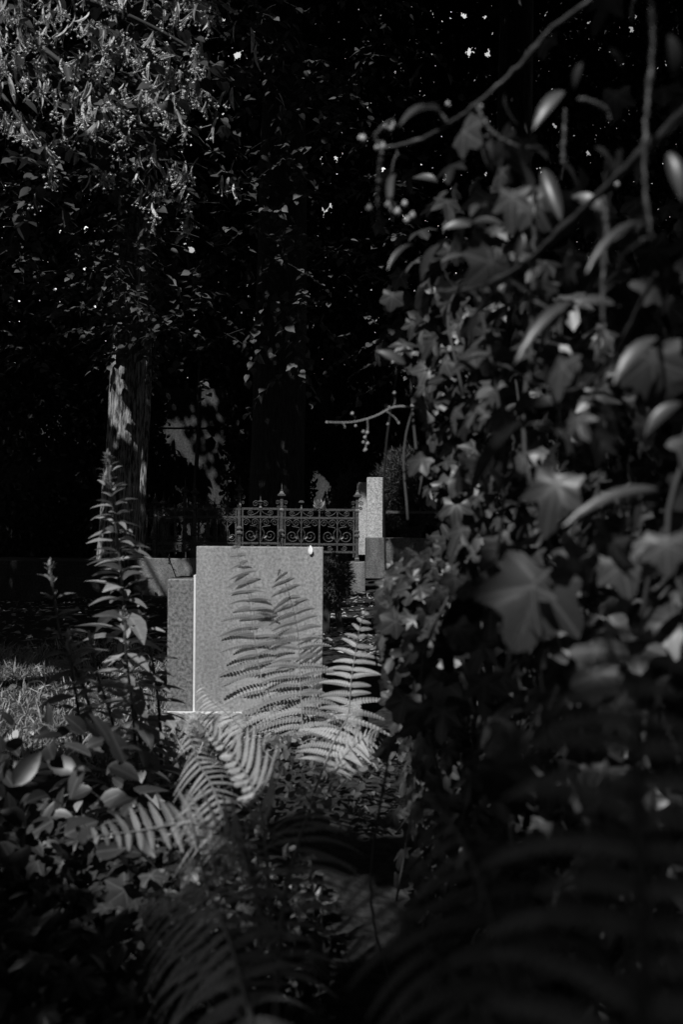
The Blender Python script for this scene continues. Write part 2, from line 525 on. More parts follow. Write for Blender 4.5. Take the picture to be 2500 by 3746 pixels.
for a_ in ((1480, 2200, 2.5, .22), (1600, 2150, 2.4, .18), (1560, 2330, 2.4, .2), (1450, 2380, 2.5, .15), (1560, 1200, 2.4, .12), (1620, 1480, 2.4, .12), (1660, 1640, 2.4, .14), (1620, 1330, 2.3, .14), (1850, 1550, 1.8, .1), (2080, 1300, 1.25, .06), (1990, 2210, 1.08, .2), (2230, 2060, 1.1, .07), (2420, 1990, 1.0, .06), (2300, 2350, 1.05, .06), (1900, 1850, 1.5, .1), (1750, 1950, 1.8, .1), (2400, 850, .95, .06), (2250, 2050, 1.1, .06), (1900, 1690, 1.6, .09), (1840, 2020, 1.5, .09),
           (330, 2700, 2.9, .14), (150, 2850, 2.4, .1), (420, 2780, 2.5, .1), (80, 2720, 2.9, .1), (260, 3120, 1.6, .05), (120, 3300, 1.4, .04), (560, 3060, 1.6, .06), (250, 3650, 1.1, .035), (500, 3450, 1.3, .03), (230, 2560, 6, .35), (420, 2480, 6, .25), (80, 2600, 5.6, .3), (330, 2600, 5.4, .25), (500, 2650, 5.0, .2), (60, 2450, 7, .2), (900, 2680, 4.6, .2), (1080, 2700, 4.4, .2), (720, 2680, 4.7, .2)):
    gap(*a_)
gap(302, 3060, 1.75, .03)
for a_ in ((1590, 1280, 2.3, .12), (1640, 1000, 2.4, .1), (1640, 1700, 2.4, .12), (1560, 2120, 2.5, .14), (1480, 2280, 2.5, .12), (2430, 1480, .95, .07), (2130, 1280, 1.25, .08), (2050, 1800, 1.4, .08), (1860, 1420, 1.7, .1)):
    gap(*a_)
for a_ in ((60, 2690, 4.9, .3), (200, 2680, 4.9, .25), (350, 2660, 4.9, .22), (500, 2600, 5.2, .15), (480, 2400, 7.4, .25), (120, 2780, 2.6, .14), (260, 2760, 2.5, .12), (400, 2850, 2.4, .12), (60, 2900, 2.3, .1), (220, 2950, 2.2, .08)):
    gap(*a_)
GAPS = np.array(GAPS)
SHADE = [(*P(x, y, Y), r) for x, y, Y, r in (*[(470, y, 16.5, .42) for y in range(-100, 1240, 90)], (425, 1635, 16.4, .08), (440, 1440, 16.4, .08), (525, 1450, 16.4, .14), (505, 1510, 16.4, .07), (430, 1700, 16.4, .15), (500, 1720, 16.4, .13), (430, 1850, 16.4, .12), (490, 1850, 16.4, .15), (470, 1950, 16.4, .18), (400, 1980, 16.4, .08), *[(610 + 37 * k % 220, 1440 + 61 * k % 430, 27, .09 + .02 * (k % 4)) for k in range(30)], *[(1010, y, 22.6, .7) for y in range(300, 1900, 150)], (2330, 3000, .7, .10), (2330, 3500, .66, .1), (2330, 2700, .78, .09), (2000, 3200, .75, .1), (1650, 3100, 1.0, .14), (1300, 3300, 1.1, .16), (1350, 3000, 1.4, .16), (700, 3600, 1.2, .14), (300, 3500, 1.3, .12), (200, 3200, 1.6, .12),   (2330, 3000, .49, .11), (2330, 3500, .44, .12), (2310, 2600, .53, .07), (2050, 3050, .5, .08), (1750, 2850, 1.5, .06), (1500, 3000, 1.6, .15), (1250, 3100, 1.9, .14), (1200, 3300, 1.6, .2), (255, 2480, 2.9, .07), (330, 2600, 3.0, .08), (300, 2700, 2.9, .09), (1250, 3550, 1.3, .18), (1450, 2800, 2.0, .15),  (1700, 2700, 1.6, .16))]  # leaves stay between these chosen spots and the sun to darken them


def lit_free(pts, margin=0.0):
    """mask of points that do not stand between a gap's target and the sun"""
    keep = np.ones(len(pts), bool)
    for gx, gy, gz, r in GAPS:
        d = pts - (gx, gy, gz)
        t = d @ S
        q = np.linalg.norm(d - t[:, None] * S, axis=1)
        keep &= ~((q < r + margin) & (t > .35))
    for gx, gy, gz, r in SHADE:
        d = pts - (gx, gy, gz)
        t = d @ S
        keep |= (np.linalg.norm(d - t[:, None] * S, axis=1) < r) & (t > .35)
    return keep


# ------------------------------------------------------------------ ground
def ground_z(x, y):
    return .03 * np.sin(x * 1.7 + .5) * np.cos(y * .9) + .02 * np.sin(x * 4.1 + y * 3.3)


g = MB()
xs = np.concatenate([[-150, -60, -25], np.linspace(-12, 12, 97), [25, 60, 150]])
ys = np.concatenate([[-60, -20], np.linspace(-5, 30, 141), [45, 80, 250]])
X, Yg = np.meshgrid(xs, ys, indexing='ij')
Z = ground_z(X, Yg) * ((np.abs(X) < 13) & (Yg < 31)) - .03
k_ = len(ys)
i_, j_ = np.meshgrid(np.arange(len(xs) - 1), np.arange(k_ - 1), indexing='ij')
g.add(np.stack([X, Yg, Z], -1).reshape(-1, 3), np.stack([i_ * k_ + j_, (i_ + 1) * k_ + j_, (i_ + 1) * k_ + j_ + 1, i_ * k_ + j_ + 1], -1).reshape(-1, 4))
tag(g.build('ground', M_SOIL, smooth=True), kind='structure')

# grass on the plot left of the stone
gx = rng.uniform(-4.2, -.55, 42000)
gy = rng.uniform(4.0, 9.0, 42000)
edge = 8.3 + .5 * np.sin(gx * 2) + rng.normal(0, .4, len(gx))
ok = (gy < edge) & (np.sin(gx * 5 + 1) * np.sin(gy * 4.3) + rng.random(len(gx)) > -.35)
gp = np.stack([gx, gy, ground_z(gx, gy) - .035], -1)[ok]
gm = MB()
gd = rv(len(gp), 1.0) + (0, 0, .9)
gd[:, 2] = np.abs(gd[:, 2])
gm.leaves(BLADE, gp, gd, rv(len(gp)) + (-.2, -.5, .3), rng.uniform(.02, .085, len(gp)) * rng.choice([1, 1, 1, 1.6], len(gp)), wid=rng.uniform(.8, 2.0, len(gp)))
tag(gm.build('grass', M_GRASS), 'short tufted grass on the grave plot beside the stone', 'grass', kind='stuff')

# fallen leaves and straw
fl = MB()
fx = np.concatenate([rng.uniform(-5.5, -.3, 1500), rng.uniform(-.2, 1.6, 1500), rng.uniform(-3.4, -.4, 300), rng.normal(.36, .15, 500)])
fy = np.concatenate([rng.uniform(8.0, 16.5, 1500), rng.uniform(9, 18.0, 1500), rng.uniform(4.5, 8, 300), rng.normal(8.6, .6, 500)])
fp = np.stack([fx, fy, ground_z(fx, fy) - .02], -1)
fl.leaves(OVAL, fp + (fy < 8.3)[:, None] * (0, 0, .03), rv(len(fp)) * (1, 1, .12), rv(len(fp), .3) + (0, 0, 1), rng.uniform(.03, .10, len(fp)), wid=rng.uniform(.4, 1.4, len(fp)))
tag(fl.build('fallen_leaves', M_LITTER), 'pale dry leaves strewn over the dark path', 'fallen leaves', kind='stuff')


# ------------------------------------------------------------------ gravestone
def pbox(mb, px0, px1, pyt, pyb, Y, depth, z0=None):
    a, b = P(px0, (pyt + pyb) / 2, Y), P(px1, (pyt + pyb) / 2, Y)
    xc = (px0 + px1) / 2
    zt, zb = P(xc, pyt, Y)[2], P(xc, pyb, Y)[2]
    mb.box((a[0], Y, zb if z0 is None else z0), (b[0], Y + depth, zt))
    return a[0], b[0], zt, zb


GY = 5.0
grave = thing('gravestone', (P(950, 2600, GY)[0], GY, 0), 'upright pale granite gravestone with a darker short block on a rough base', 'gravestone')
m = MB()
pbox(m, 716, 1181, 2000, 2611, GY, .14)
m.build('slab', M_SLAB, grave, bevel=.004)
m = MB()
pbox(m, 611, 706, 2118, 2604, GY, .38)
m.build('side_block', M_BLOCK, grave, bevel=.006)
m = MB()
pbox(m, 706.4, 714.5, 2104, 2606, GY + .006, .13)
pbox(m, 611, 1181, 2604.5, 2613, GY - .003, .14)
m.build('mortar_joint', M_MORTAR, grave)
m = MB()
pbox(m, 578, 1330, 2613.5, 2700, GY - .08, .6, z0=-.05)
pl = m.build('plinth', M_PLINTH, grave)
bm_ = pl.modifiers.new('sub', 'SUBSURF'); bm_.subdivision_type = 'SIMPLE'; bm_.levels = bm_.render_levels = 6
tx = bpy.data.textures.new('roughness', 'CLOUDS'); tx.noise_scale = .05
dm = pl.modifiers.new('disp', 'DISPLACE'); dm.texture = tx; dm.strength = .025; dm.mid_level = .8
pm = MB()
pm.leaves(OVAL, P([1136], [2028], GY - .012), [(0, 0, 1)], [(0, -1, .2)], [.046], wid=1.0)  # small white leaf shape just in front of the slab
tag(pm.build('leaflet', M_LEAFLET), 'white petal caught near the top edge of the gravestone slab', 'leaflet')

pm = MB()
pm.leaves(OVAL, P([302], [3090], 1.75), [(.05, -.1, 1)], [(-.1, -1, .3)], [.034], wid=1.1)  # small white leaf tip upright in the ground ivy
tag(pm.build('leaflet', M_LEAFLET), 'white petal standing among the ground ivy at the lower left', 'leaflet')

# ------------------------------------------------------------------ iron fence
FY = 18.5


def spiral(c, r0, a0, turns, hand, n=26, shrink=.12):
    t = np.linspace(0, 1, n)
    r = r0 * (1 - (1 - shrink) * t)
    a = a0 + hand * 2 * np.pi * turns * t
    return np.stack([c[0] + r * np.cos(a), np.full(n, c[1]), c[2] + r * np.sin(a)], -1)


def scroll_pair(mb, xc, y, zc, r, sep, top=True, w=.011):
    """two facing volutes joined by a stem"""
    for s in (-1, 1):
        c = (xc + s * sep, y, zc)
        a0 = (np.pi if s > 0 else 0)
        sp = spiral(c, r, a0, 1.7, (-s if top else s), 30)
        mb.tube(sp, np.linspace(w, w * .7, len(sp)), 4)


def iron_post(fence, x, y, z0, z1, w=.03, scroll=True):
    H = z1 - z0
    m = MB()
    m.lathe((x, y, z0), [(w * 1.3, 0), (w * 1.3, .05), (w, .07), (w, H * .30), (w * 1.6, H * .31), (w * 1.6, H * .33), (w * 1.05, H * .345), (w * 1.05, H * .36), (w * 1.5, H * .37), (w * 1.5, H * .385),
                         (w * .95, H * .40), (w * .95, H * .62), (w * 1.2, H * .63), (w * 1.2, H * .65), (w * .8, H * .67), (w * .8, H * .80)], square=True)
    p = m.build('post', M_IRON, fence)
    m = MB()
    m.lathe((x, y, z0 + H * .802), [(w * 1.0, 0), (w * 1.4, .02), (w * 2.3, .035), (w * 2.3, .06), (w * 1.5, .075), (w * 1.0, .10), (w * .7, .12), (w * .75, .14), (w * .3, .155), (w * .15, H * .195)], square=True)
    if scroll:
        for s in (-1, 1):
            for zc, r in ((z0 + H * .74, .045), (z0 + H * .675, .035)):
                sp = spiral((x + s * (w + r * .9), y, zc), r, np.pi if s > 0 else 0, 1.5, -s, 22)
                m.tube(sp, .009, 4)
    m.build('finial', M_IRON, p)


def palmette(mb, x, y, z, h):
    for a in (-62, -36, -12, 12, 36, 62):
        d = (math.sin(R(a)), 0, math.cos(R(a)))
        L = h * (1.0 if abs(a) < 40 else .75)
        for q in (-.0, .012):
            mb.leaves(OVAL, [(x, y + q, z)], [d], [(0, -1, 0)], [L])
    for s in (-1, 1):
        mb.tube(spiral((x + s * h * .4, y, z - .02), h * .22, np.pi / 2, 1.4, -s, 20), .01, 4)


def panel(fence, x0, x1, y, zr, zk, cells, tops='scroll'):
    """zr: heights of the four rails, top first; scrollwork between them"""
    for z in zr:
        MB().box((x0, y - .016, z - .02), (x1, y + .016, z + .02)).build('rail', M_IRON, fence)
    m = MB()
    cw = (x1 - x0) / cells
    for c in range(cells):
        a, b = x0 + c * cw, x0 + (c + 1) * cw
        xc = (a + b) / 2
        for xv in ((a + .03, b - .03) if cells == 1 else ((a + .03,) if c == 0 else (a,)) + ((b - .03,) if c == cells - 1 else ())):
            m.box((xv - .014, y - .010, zr[3] - .1), (xv + .014, y + .010, zr[0]))
        m.box((xc - .010, y - .009, zk), (xc + .010, y + .009, zr[0]))
        m.lathe((xc, y, zr[3] - .10), [(.012, 0), (.025, .02), (.025, .035), (.012, .05)], square=True)
        h = zr[1] - zr[2]
        r2 = min(h * .24, cw * .21)
        scroll_pair(m, xc, y - .012, zr[2] + r2 + .03, r2, cw * .25, False, .012)
        r1 = min(h * .15, cw * .12)
        scroll_pair(m, xc, y - .012, zr[1] - r1 - .03, r1, cw * .14, True, .010)
        scroll_pair(m, xc, y - .012, zr[1] - r1 - .03, r1, cw * .37, True, .010)
        for s in (-1, 1):      # stems joining the volutes
            q = bez([(xc + s * cw * .03, y - .012, zr[2] + .04), (xc + s * cw * .10, y - .012, zr[2] + h * .42), (xc + s * cw * .04, y - .012, zr[2] + h * .58), (xc + s * cw * .26, y - .012, zr[1] - r1 * 2.2)], 14)
            m.tube(q, .010, 4)
            m.leaves(OVAL, [(xc + s * cw * .08, y - .02, zr[2] + h * .2)], [(s, 0, .8)], [(0, -1, .2)], [.09])
        hh = zr[0] - zr[1]
        scroll_pair(m, xc, y - .012, (zr[0] + zr[1]) / 2 - .005, hh * .34, cw * .27, True, .010)
        for s in (-1, 1):
            q = bez([(xc + s * .02, y - .012, zr[0] - .03), (xc + s * cw * .07, y - .012, zr[1] + hh * .55), (xc + s * cw * .14, y - .012, zr[1] + hh * .35), (xc + s * cw * .27, y - .012, zr[1] + hh * .14)], 10)
            m.tube(q, .009, 4)
        hb = zr[2] - zr[3]
        scroll_pair(m, xc, y - .012, zr[2] - hb * .52, hb * .36, cw * .20, False, .012)
        if tops == 'scroll':
            scroll_pair(m, xc, y - .012, zr[0] + .09, .06, .09, True, .010)
            m.lathe((xc, y, zr[0] + .02), [(.03, 0), (.012, .03), (.035, .10), (.05, .11), (.012, .14), (.006, .26)], square=True)
        elif tops == 'palm' and c == 0:
            m.lathe((xc, y, zr[0] + .02), [(.02, 0), (.012, .03), (.012, .10), (.05, .11), (.05, .125), (.03, .14), (.03, .15)], square=True)
    m.build('scrollwork', M_IRON, fence)


fence = thing('iron_fence', P(950, 2048, FY), 'ornate dark iron fence with scrollwork and capped posts behind the gravestone', 'fence')
ZK = P(950, 2049, FY)[2]
post_px = [(566, 1800), (712, 1752), (875, 1738), (1030, 1764), (1307, 1768)]
PX = [P(x, 1950, FY)[0] for x, _ in post_px]
for (x, yt), wx in zip(post_px, PX):
    iron_post(fence, wx, FY, ZK - .01, P(x, yt, FY)[2], .032)
for i, (cells, tops) in enumerate(((2, 'none'), (2, 'scroll'), (1, 'scroll'), (2, 'palm'))):
    xm = (post_px[i][0] + post_px[i + 1][0]) / 2
    dz = -.0 if i < 3 else -.02
    zr = [P(xm, y, FY)[2] + dz for y in (1861, 1891, 1987, 2015)]
    panel(fence, PX[i] + .033, PX[i + 1] - .033, FY, zr, ZK, cells, tops)
m = MB()
palmette(m, P(1168, 1860, FY)[0], FY - .03, P(1168, 1858, FY)[2], .17)
m.build('palmette', M_IRON, fence)

# a second enclosure further back
FB = 21.5
fence2 = thing('iron_fence', P(600, 2040, FB), 'farther iron fence with small spiked finials seen beyond the near railing', 'fence')
bp_ = [(525, 1772), (597, 1797), (676, 1742), (760, 1815), (820, 1815), (1262, 1800), (1292, 1792)]
for x, yt in bp_:
    iron_post(fence2, P(x, 1950, FB)[0], FB, .35, P(x, yt, FB)[2], .035)
x0_, x1_ = P(525, 1900, FB)[0], P(820, 1900, FB)[0]
zr = [P(640, y, FB)[2] for y in (1868, 1895, 1990, 2010)]
panel(fence2, x0_ + .04, x1_ - .04, FB + .002, zr, .4, 5, 'scroll')
x0_, x1_ = P(1050, 1900, FB)[0], P(1292, 1900, FB)[0]
panel(fence2, x0_ + .04, x1_ - .04, FB + .002, zr, .4, 4, 'scroll')

# kerbs
m = MB()
a, b = P(705, 2050, 18.2)[0], P(1262, 2050, 18.2)[0]
m.box((a, 18.25, -.1), (b - .004, 18.9, ZK - .012))
tag(m.build('stone_kerb', M_KERB, bevel=.01), 'low granite kerb carrying the iron fence behind the gravestone', 'kerb')
m = MB()
b2 = P(1338, 2050, 18.2)[0]
m.box((b + .004, 18.25, -.1), (b2, 18.9, ZK - .012))
tag(m.build('stone_kerb', M_KERB, bevel=.01), 'short granite kerb block between the fence end and the pillar', 'kerb')
m = MB()
a0 = P(490, 2050, 15.9)[0]
m.box((a0, 15.9, -.1), (P(705, 2050, 15.9)[0], 16.5, P(600, 2043, 15.9)[2]))
tag(m.build('stone_kerb', M_KERB, bevel=.012), 'sunlit granite kerb block between the tree trunk and the gravestone', 'kerb')
kl = thing('stone_kerb', P(220, 2190, 15), 'long shaded two-stepped kerb left of the tree trunk', 'kerb')
m = MB()
x0_, x1_ = P(60, 2050, 15.2)[0], P(372, 2050, 15.2)[0]
m.box((x0_ - 2.5, 15.3, -.1), (x1_, 17.2, P(220, 2050, 15.6)[2]))
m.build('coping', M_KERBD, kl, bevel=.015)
m = MB()
m.box((x0_, 15.0, -.1), (x1_ + .1, 15.294, P(220, 2105, 15.0)[2]))
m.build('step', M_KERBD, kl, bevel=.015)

# granite pillars
pil = thing('granite_pillar', P(1370, 2120, FY), 'square light granite pillar on a stained pedestal at the fence end', 'pillar')
PYY = 18.3
m = MB()
pbox(m, 1343, 1401, 1746, 1967, PYY, .34)
m.build('shaft', M_PILLAR, pil, bevel=.008)
m = MB()
pbox(m, 1339, 1760, 1968, 2118, PYY - .05, .6)
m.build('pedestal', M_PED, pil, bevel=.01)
m = MB()
a, b = P(1402, 1873, PYY + .17), P(1800, 1882, PYY + .17)
m.box((a[0], a[1] - .015, a[2] - .025), (b[0], a[1] + .015, a[2] + .025))
m.build('crossbar', M_IRON, pil)
pil2 = MB()
pbox(pil2, 1311, 1342, 1764, 2030, 19.6, .3)
tag(pil2.build('granite_pillar', M_PILLAR, bevel=.008), 'narrower pale pillar half hidden behind the granite pillar', 'pillar')

# old wall at the back of the cemetery
wl_ = thing('plaster_wall', (0, 27, 0), 'tall old plastered wall with a thin ledge behind the fences', 'wall')
m = MB()
m.box((-14, 27.1, -.1), (12, 27.5, 4.9))
m.build('masonry', M_WALL, wl_)
m = MB()
zl = P(730, 1563, 27)[2]
m.box((-14, 27.06, zl), (12, 27.096, zl + .035))
m.build('ledge', M_WALL, wl_)


# ------------------------------------------------------------------ trees
def trunk_mesh(line, radii, n=72, rows=120, rough=.02, flare=True, seed=0):
    r = np.random.default_rng(seed)
    c = bez(line, rows)
    t = np.linspace(0, 1, rows)
    rr = np.interp(t, np.linspace(0, 1, len(radii)), radii)
    th = np.linspace(0, 2 * np.pi, n, endpoint=False)
    ph = r.uniform(0, 6.28, 12)
    bump = np.zeros((rows, n))
    z = c[:, 2][:, None]
    for k in range(12):
        f = [2, 3, 5, 7, 11, 13, 17, 19, 23, 26, 29, 31][k]
        bump += np.sin(f * th[None] + ph[k] + .6 * np.sin(z * (1.3 + k * .5) + ph[k])) / (1 + f * .25)
    rad = rr[:, None] + rough * bump * (rr[:, None] / rr.max() * .7 + .3)
    if flare:
        rad += .12 * rr.max() * np.exp(-t[:, None] * 16) * (1 + .8 * np.sin(5 * th[None] + ph[0]))
    V = c[:, None] + rad[..., None] * np.stack([np.cos(th), np.sin(th), 0 * th], -1)[None]
    i, j = np.meshgrid(np.arange(rows - 1), np.arange(n), indexing='ij')
    j2 = (j + 1) % n
    m = MB()
    m.add(V.reshape(-1, 3), np.stack([i * n + j, i * n + j2, (i + 1) * n + j2, (i + 1) * n + j], -1).reshape(-1, 4))
    return m


def limbs(mb, start, spread, count, r0, seed):
    r = np.random.default_rng(seed)
    ends = []
    for k in range(count):
        a = 2 * np.pi * k / count + r.uniform(-.4, .4)
        e = start + np.array([spread * math.cos(a), spread * math.sin(a), r.uniform(.4, 1.6) * spread * .6])
        mid = (start + e) / 2 + (0, 0, spread * .18)
        q = bez([start, mid, e], 14)
        mb.tube(q, np.linspace(r0, r0 * .2, 14), 7)
        ends.append(e)
    return ends


# leaf roof added above the view, shaped to place shade, split among trees
NC = 560000
cx_ = rng.uniform(-20, 14, NC)
cy_ = rng.uniform(-8, 34, NC)
cz_ = np.maximum(1 + .545 * cy_ + 1.3, 3.4) + 3.2 * rng.random(NC) ** 1.3
CP = np.stack([cx_, cy_, cz_], -1)
hit = np.zeros(NC, bool)          # leaves are thick where their shade falls into view, thinner elsewhere
for t_ in np.linspace(.5, 26, 52):
    q = CP - S * t_
    hit |= (q[:, 1] > .2) & (q[:, 1] < 35) & (np.abs(q[:, 0]) < .36 * q[:, 1] + .5) & (q[:, 2] < 1 + .56 * q[:, 1]) & (q[:, 2] > -.2)
nz_ = np.sin(cx_ * 1.3 + 1) * np.sin(cy_ * 1.1) + .5 * np.sin(cx_ * 2.9 + cy_ * 2.3)
keep = hit & (rng.random(NC) < .92 + .1 * nz_) | (~hit & (rng.random(NC) < .5))
CP = CP[keep]
CP = CP[lit_free(CP, .075)]
print('canopy leaves', len(CP))
# trunks for the shading roof; all but the first are added, out of view
big_trees = [  # x, y, height of the first limbs, radius, label
    (-5.2, 6.5, 6.2, .30, 'linden on the near side whose fruiting branches hang in at the upper left'),
    (4.6, 5.0, 5.5, .28, 'added unseen shade tree just behind the ivy wall'),
    (2.6, -5.2, 4.8, .30, 'added unseen tree behind the viewpoint, shading the ferns'),
    (-10.5, 15.5, 10.5, .34, 'added unseen shade tree at the far end of the long kerb'),
    (9.0, 15.0, 10.5, .34, 'added unseen shade tree behind the pedestal wall on the pillar side'),
]
main_xy = P(425, 1300, 16.5)
centers = np.array([[t[0], t[1]] for t in big_trees] + [[main_xy[0], main_xy[1]]])
own = np.argmin(((CP[:, None, :2] - centers[None]) ** 2).sum(-1), axis=1)


def canopy(mb, pts):
    n = len(pts)
    mb.leaves(FAR, pts, rv(n) + (0, 0, -.4), rv(n, .5) + S * .8, rng.uniform(.14, .26, n))


tree_objs = []
for k, (x, y, h, r, lab) in enumerate(big_trees):
    t = thing('linden_tree' if k == 0 else 'tree', (x, y, 0), lab, 'tree')
    tree_objs.append(t)
    top = np.array([x + .3, y + .1, h + 2.5])
    tm = trunk_mesh([(x, y, -.1), (x + .1, y, h * .5), (x + .2, y + .05, h), top], [r * 1.1, r, r * .8, r * .4], 36, 50, .015, True, k)
    limbs(tm, np.array([x + .2, y + .05, h]), 3.2, 7, r * .4, k)
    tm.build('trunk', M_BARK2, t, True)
    cm = MB()
    canopy(cm, CP[own == k])
    cm.build('crown', M_CANOPY, t)  # share of the added leaf roof that shapes the light

# the linden whose lit trunk shows left of the stone
main = thing('linden_tree', P(420, 2135, 16.5), 'sun-dappled linden trunk with deep furrowed bark beside the kerb', 'tree')
YT = 16.5
tl = [P(418, 2160, YT), P(424, 2050, YT), P(432, 1900, YT), P(442, 1750, YT), P(455, 1600, YT), P(462, 1450, YT), P(470, 1300, YT), P(478, 1100, YT), P(490, 800, YT), P(500, 300, YT), P(500, -300, YT)]
px_r = np.array([72, 66, 63, 62, 61, 60, 56, 54, 50, 44, 30]) / FPX * YT
tm = trunk_mesh(tl, px_r, 120, 220, .010, True, 3)
limbs(tm, P(500, 100, YT), 3.6, 6, .13, 32)
tm.build('trunk', M_BARK, main, True)
cm = MB()
canopy(cm, CP[own == len(big_trees)])
cm.build('crown', M_CANOPY, main)  # the main linden's part of the added leaf roof

# leafy sprays: a drooping twig with alternate heart-shaped leaves
TW, LF = {}, {}


def spray(key, p, d, L, nl, ls, fruit=0):
    mb_t, mb_l, mb_b, mb_f = key
    d = nrm(d)
    sid = nrm(np.cross(d, (0, 0, 1)))
    t = np.linspace(0, 1, 9)
    pts = p + d * L * t[:, None] + np.array([0, 0, -1]) * (L * .35 * t**2)[:, None] + sid * (L * .08 * np.sin(t * 5))[:, None]
    k = np.linspace(.12, 1, nl)
    q = np.stack([np.interp(k, t, pts[:, i]) for i in range(3)], -1)
    s = np.where(np.arange(nl) % 2, 1, -1)[:, None]
    ld = sid * s * 1.0 + d * .7 + np.array([0, 0, -.35]) + rv(nl, .25)
    sel = lit_free(q, .0) if fruit == 0 else np.ones(nl, bool)
    if sel.mean() > .6:
        mb_t.tube(pts, np.linspace(.003, .001, 9) * (L / .5), 4, False)
    mb_l.leaves(CORD, (q + nrm(ld) * ls * .35)[sel], ld[sel], (rv(nl, .35) + (-.1, -.35, 1))[sel], (ls * rng.uniform(.65, 1.15, nl))[sel])
    for _ in range(fruit):
        u = rng.random()
        b0 = np.array([np.interp(u, t, pts[:, i]) for i in range(3)]) + rv(1, .02)[0]
        bd = nrm(np.array([-.15, 0, -1.0]) + rv(1, .3)[0])
        if rng.random() < .85:
            mb_b.leaves(STRAP, [b0], [bd], [nrm(rv(1)[0] + (-.2, -.6, .5))], [rng.uniform(.09, .135)], wid=.75)
        for _k in range(rng.integers(4, 10)):
            e = b0 + bd * .05 + nrm(bd + rv(1, .45)[0]) * rng.uniform(.04, .09)
            mb_f.add(e + BALL[0] * rng.uniform(.006, .0095), [BALL[1]], np.full((6, 3), rng.random()))
            mb_b.tube(np.array([b0 + bd * .04, e]), .0015, 3, False)


BALL = (np.array([(1, 0, 0), (-1, 0, 0), (0, 1, 0), (0, -1, 0), (0, 0, 1), (0, 0, -1)], float),
        np.array([(0, 2, 4), (2, 1, 4), (1, 3, 4), (3, 0, 4), (2, 0, 5), (1, 2, 5), (3, 1, 5), (0, 3, 5)]))

# near branches of the first tree
K = [MB() for _ in range(4)]
near_pts = []
for _ in range(115):
    px, py = rng.uniform(-150, 700), rng.uniform(-250, 520)
    if py > 620 - .55 * abs(px - 330) or px + .4 * py > 820:
        continue
    near_pts.append((px, py, rng.uniform(5.3, 7.2), 5))
near_pts += [(560, 560, 6.2, 6), (600, 590, 6.2, 7), (640, 620, 6.3, 7), (680, 600, 6.3, 5), (500, 520, 6.2, 5), (620, 650, 6.2, 5),
             (700, 330, 6.5, 0), (760, 370, 6.6, 0), (820, 420, 6.6, 0), (870, 470, 6.6, 0), (820, 500, 6.5, 0), (760, 500, 6.5, 0), (700, 510, 6.4, 0), (700, 270, 6.8, 0), (880, 280, 6.8, 0), (780, 280, 6.8, 0), (930, 140, 7, 0), (990, 180, 7, 0), (960, 60, 7, 0),
             (20, 470, 5.6, 0), (90, 500, 5.6, 0), (160, 520, 5.6, 1), (60, 600, 5.6, 0), (140, 610, 5.7, 1), (240, 450, 6, 2), (290, 430, 6, 3), (40, 690, 6, 0)]
for px, py, Y, fr in near_pts:
    spray(K, P(px, py, Y), (rng.uniform(-.2, 1), rng.uniform(-.8, .5), rng.uniform(-.5, .1)), rng.uniform(.25, .5), rng.integers(3, 7) if fr > 4 else rng.integers(7, 12), .085, fr)
br = MB()
for pts in ([(-500, -300, 6), (0, 60, 6.2), (250, 250, 6.2), (430, 400, 6.2), (640, 520, 6.3)], [(-500, -300, 6), (100, -60, 6.4), (400, 30, 6.6), (700, 180, 6.8), (900, 330, 6.8)], [(-500, -200, 6), (-80, 240, 5.7), (60, 420, 5.6), (150, 560, 5.6)], [(250, 250, 6.2), (290, 500, 6.1), (325, 600, 6.1)]):
    br.tube(bez([P(*q) for q in pts], 24), np.linspace(.035, .007, 24), 6)
bo = br.build('branch', M_TWIG, tree_objs[0], True)
K[1].join(K[0])
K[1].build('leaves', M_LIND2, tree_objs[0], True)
K[2].build('bracts', M_BRACT, tree_objs[0])
K[3].build('fruits', M_FRUIT, tree_objs[0])

# low sprays of the main linden, mid distance
K = [MB() for _ in range(4)]
for _ in range(800):
    px, py = rng.uniform(-100, 1500), rng.uniform(-100, 1480)
    if rng.random() > .25 + .75 * (np.sin(px * .011 + 1) * np.sin(py * .009 + .6 + px * .003) > -.15):
        continue
    if 380 < px < 560 and py > 1150 or py > 1250 + 150 * math.sin(px * .01) or (900 < px < 1500 and py > 1350):
        continue
    Y = rng.uniform(8.5, 15.5)
    spray(K, P(px, py, Y), (rng.uniform(-1, 1), rng.uniform(-1, .3), rng.uniform(-.4, .2)), rng.uniform(.35, .8), rng.integers(8, 14), .085)
for px, py, Y in ((1040, 1060, 8.5), (1080, 1110, 8.5), (1110, 1090, 8.6), (1050, 1150, 8.5), (1090, 1180, 8.6), (1130, 1140, 8.6), (990, 1180, 8.5), (1010, 1130, 8.5), (1090, 1320, 9), (1040, 1350, 9), (480, 1040, 11), (520, 1070, 11), (470, 1070, 11), (450, 1230, 13)):
    spray(K, P(px, py, Y), (rng.uniform(-.6, .8), rng.uniform(-.7, .2), -.5), .4, 10, .085)
for _ in range(300):      # low foliage hiding the upper trunk
    Y = rng.uniform(14.6, 15.95)
    spray(K, P(rng.normal(475, 75), rng.uniform(-100, 1250), Y), (rng.uniform(-1, 1), rng.uniform(-1, .3), rng.uniform(-.5, .1)), rng.uniform(.4, .8), rng.integers(10, 15), .115)
K[1].join(K[0])
K[1].build('leaves', M_LIND, main, True)

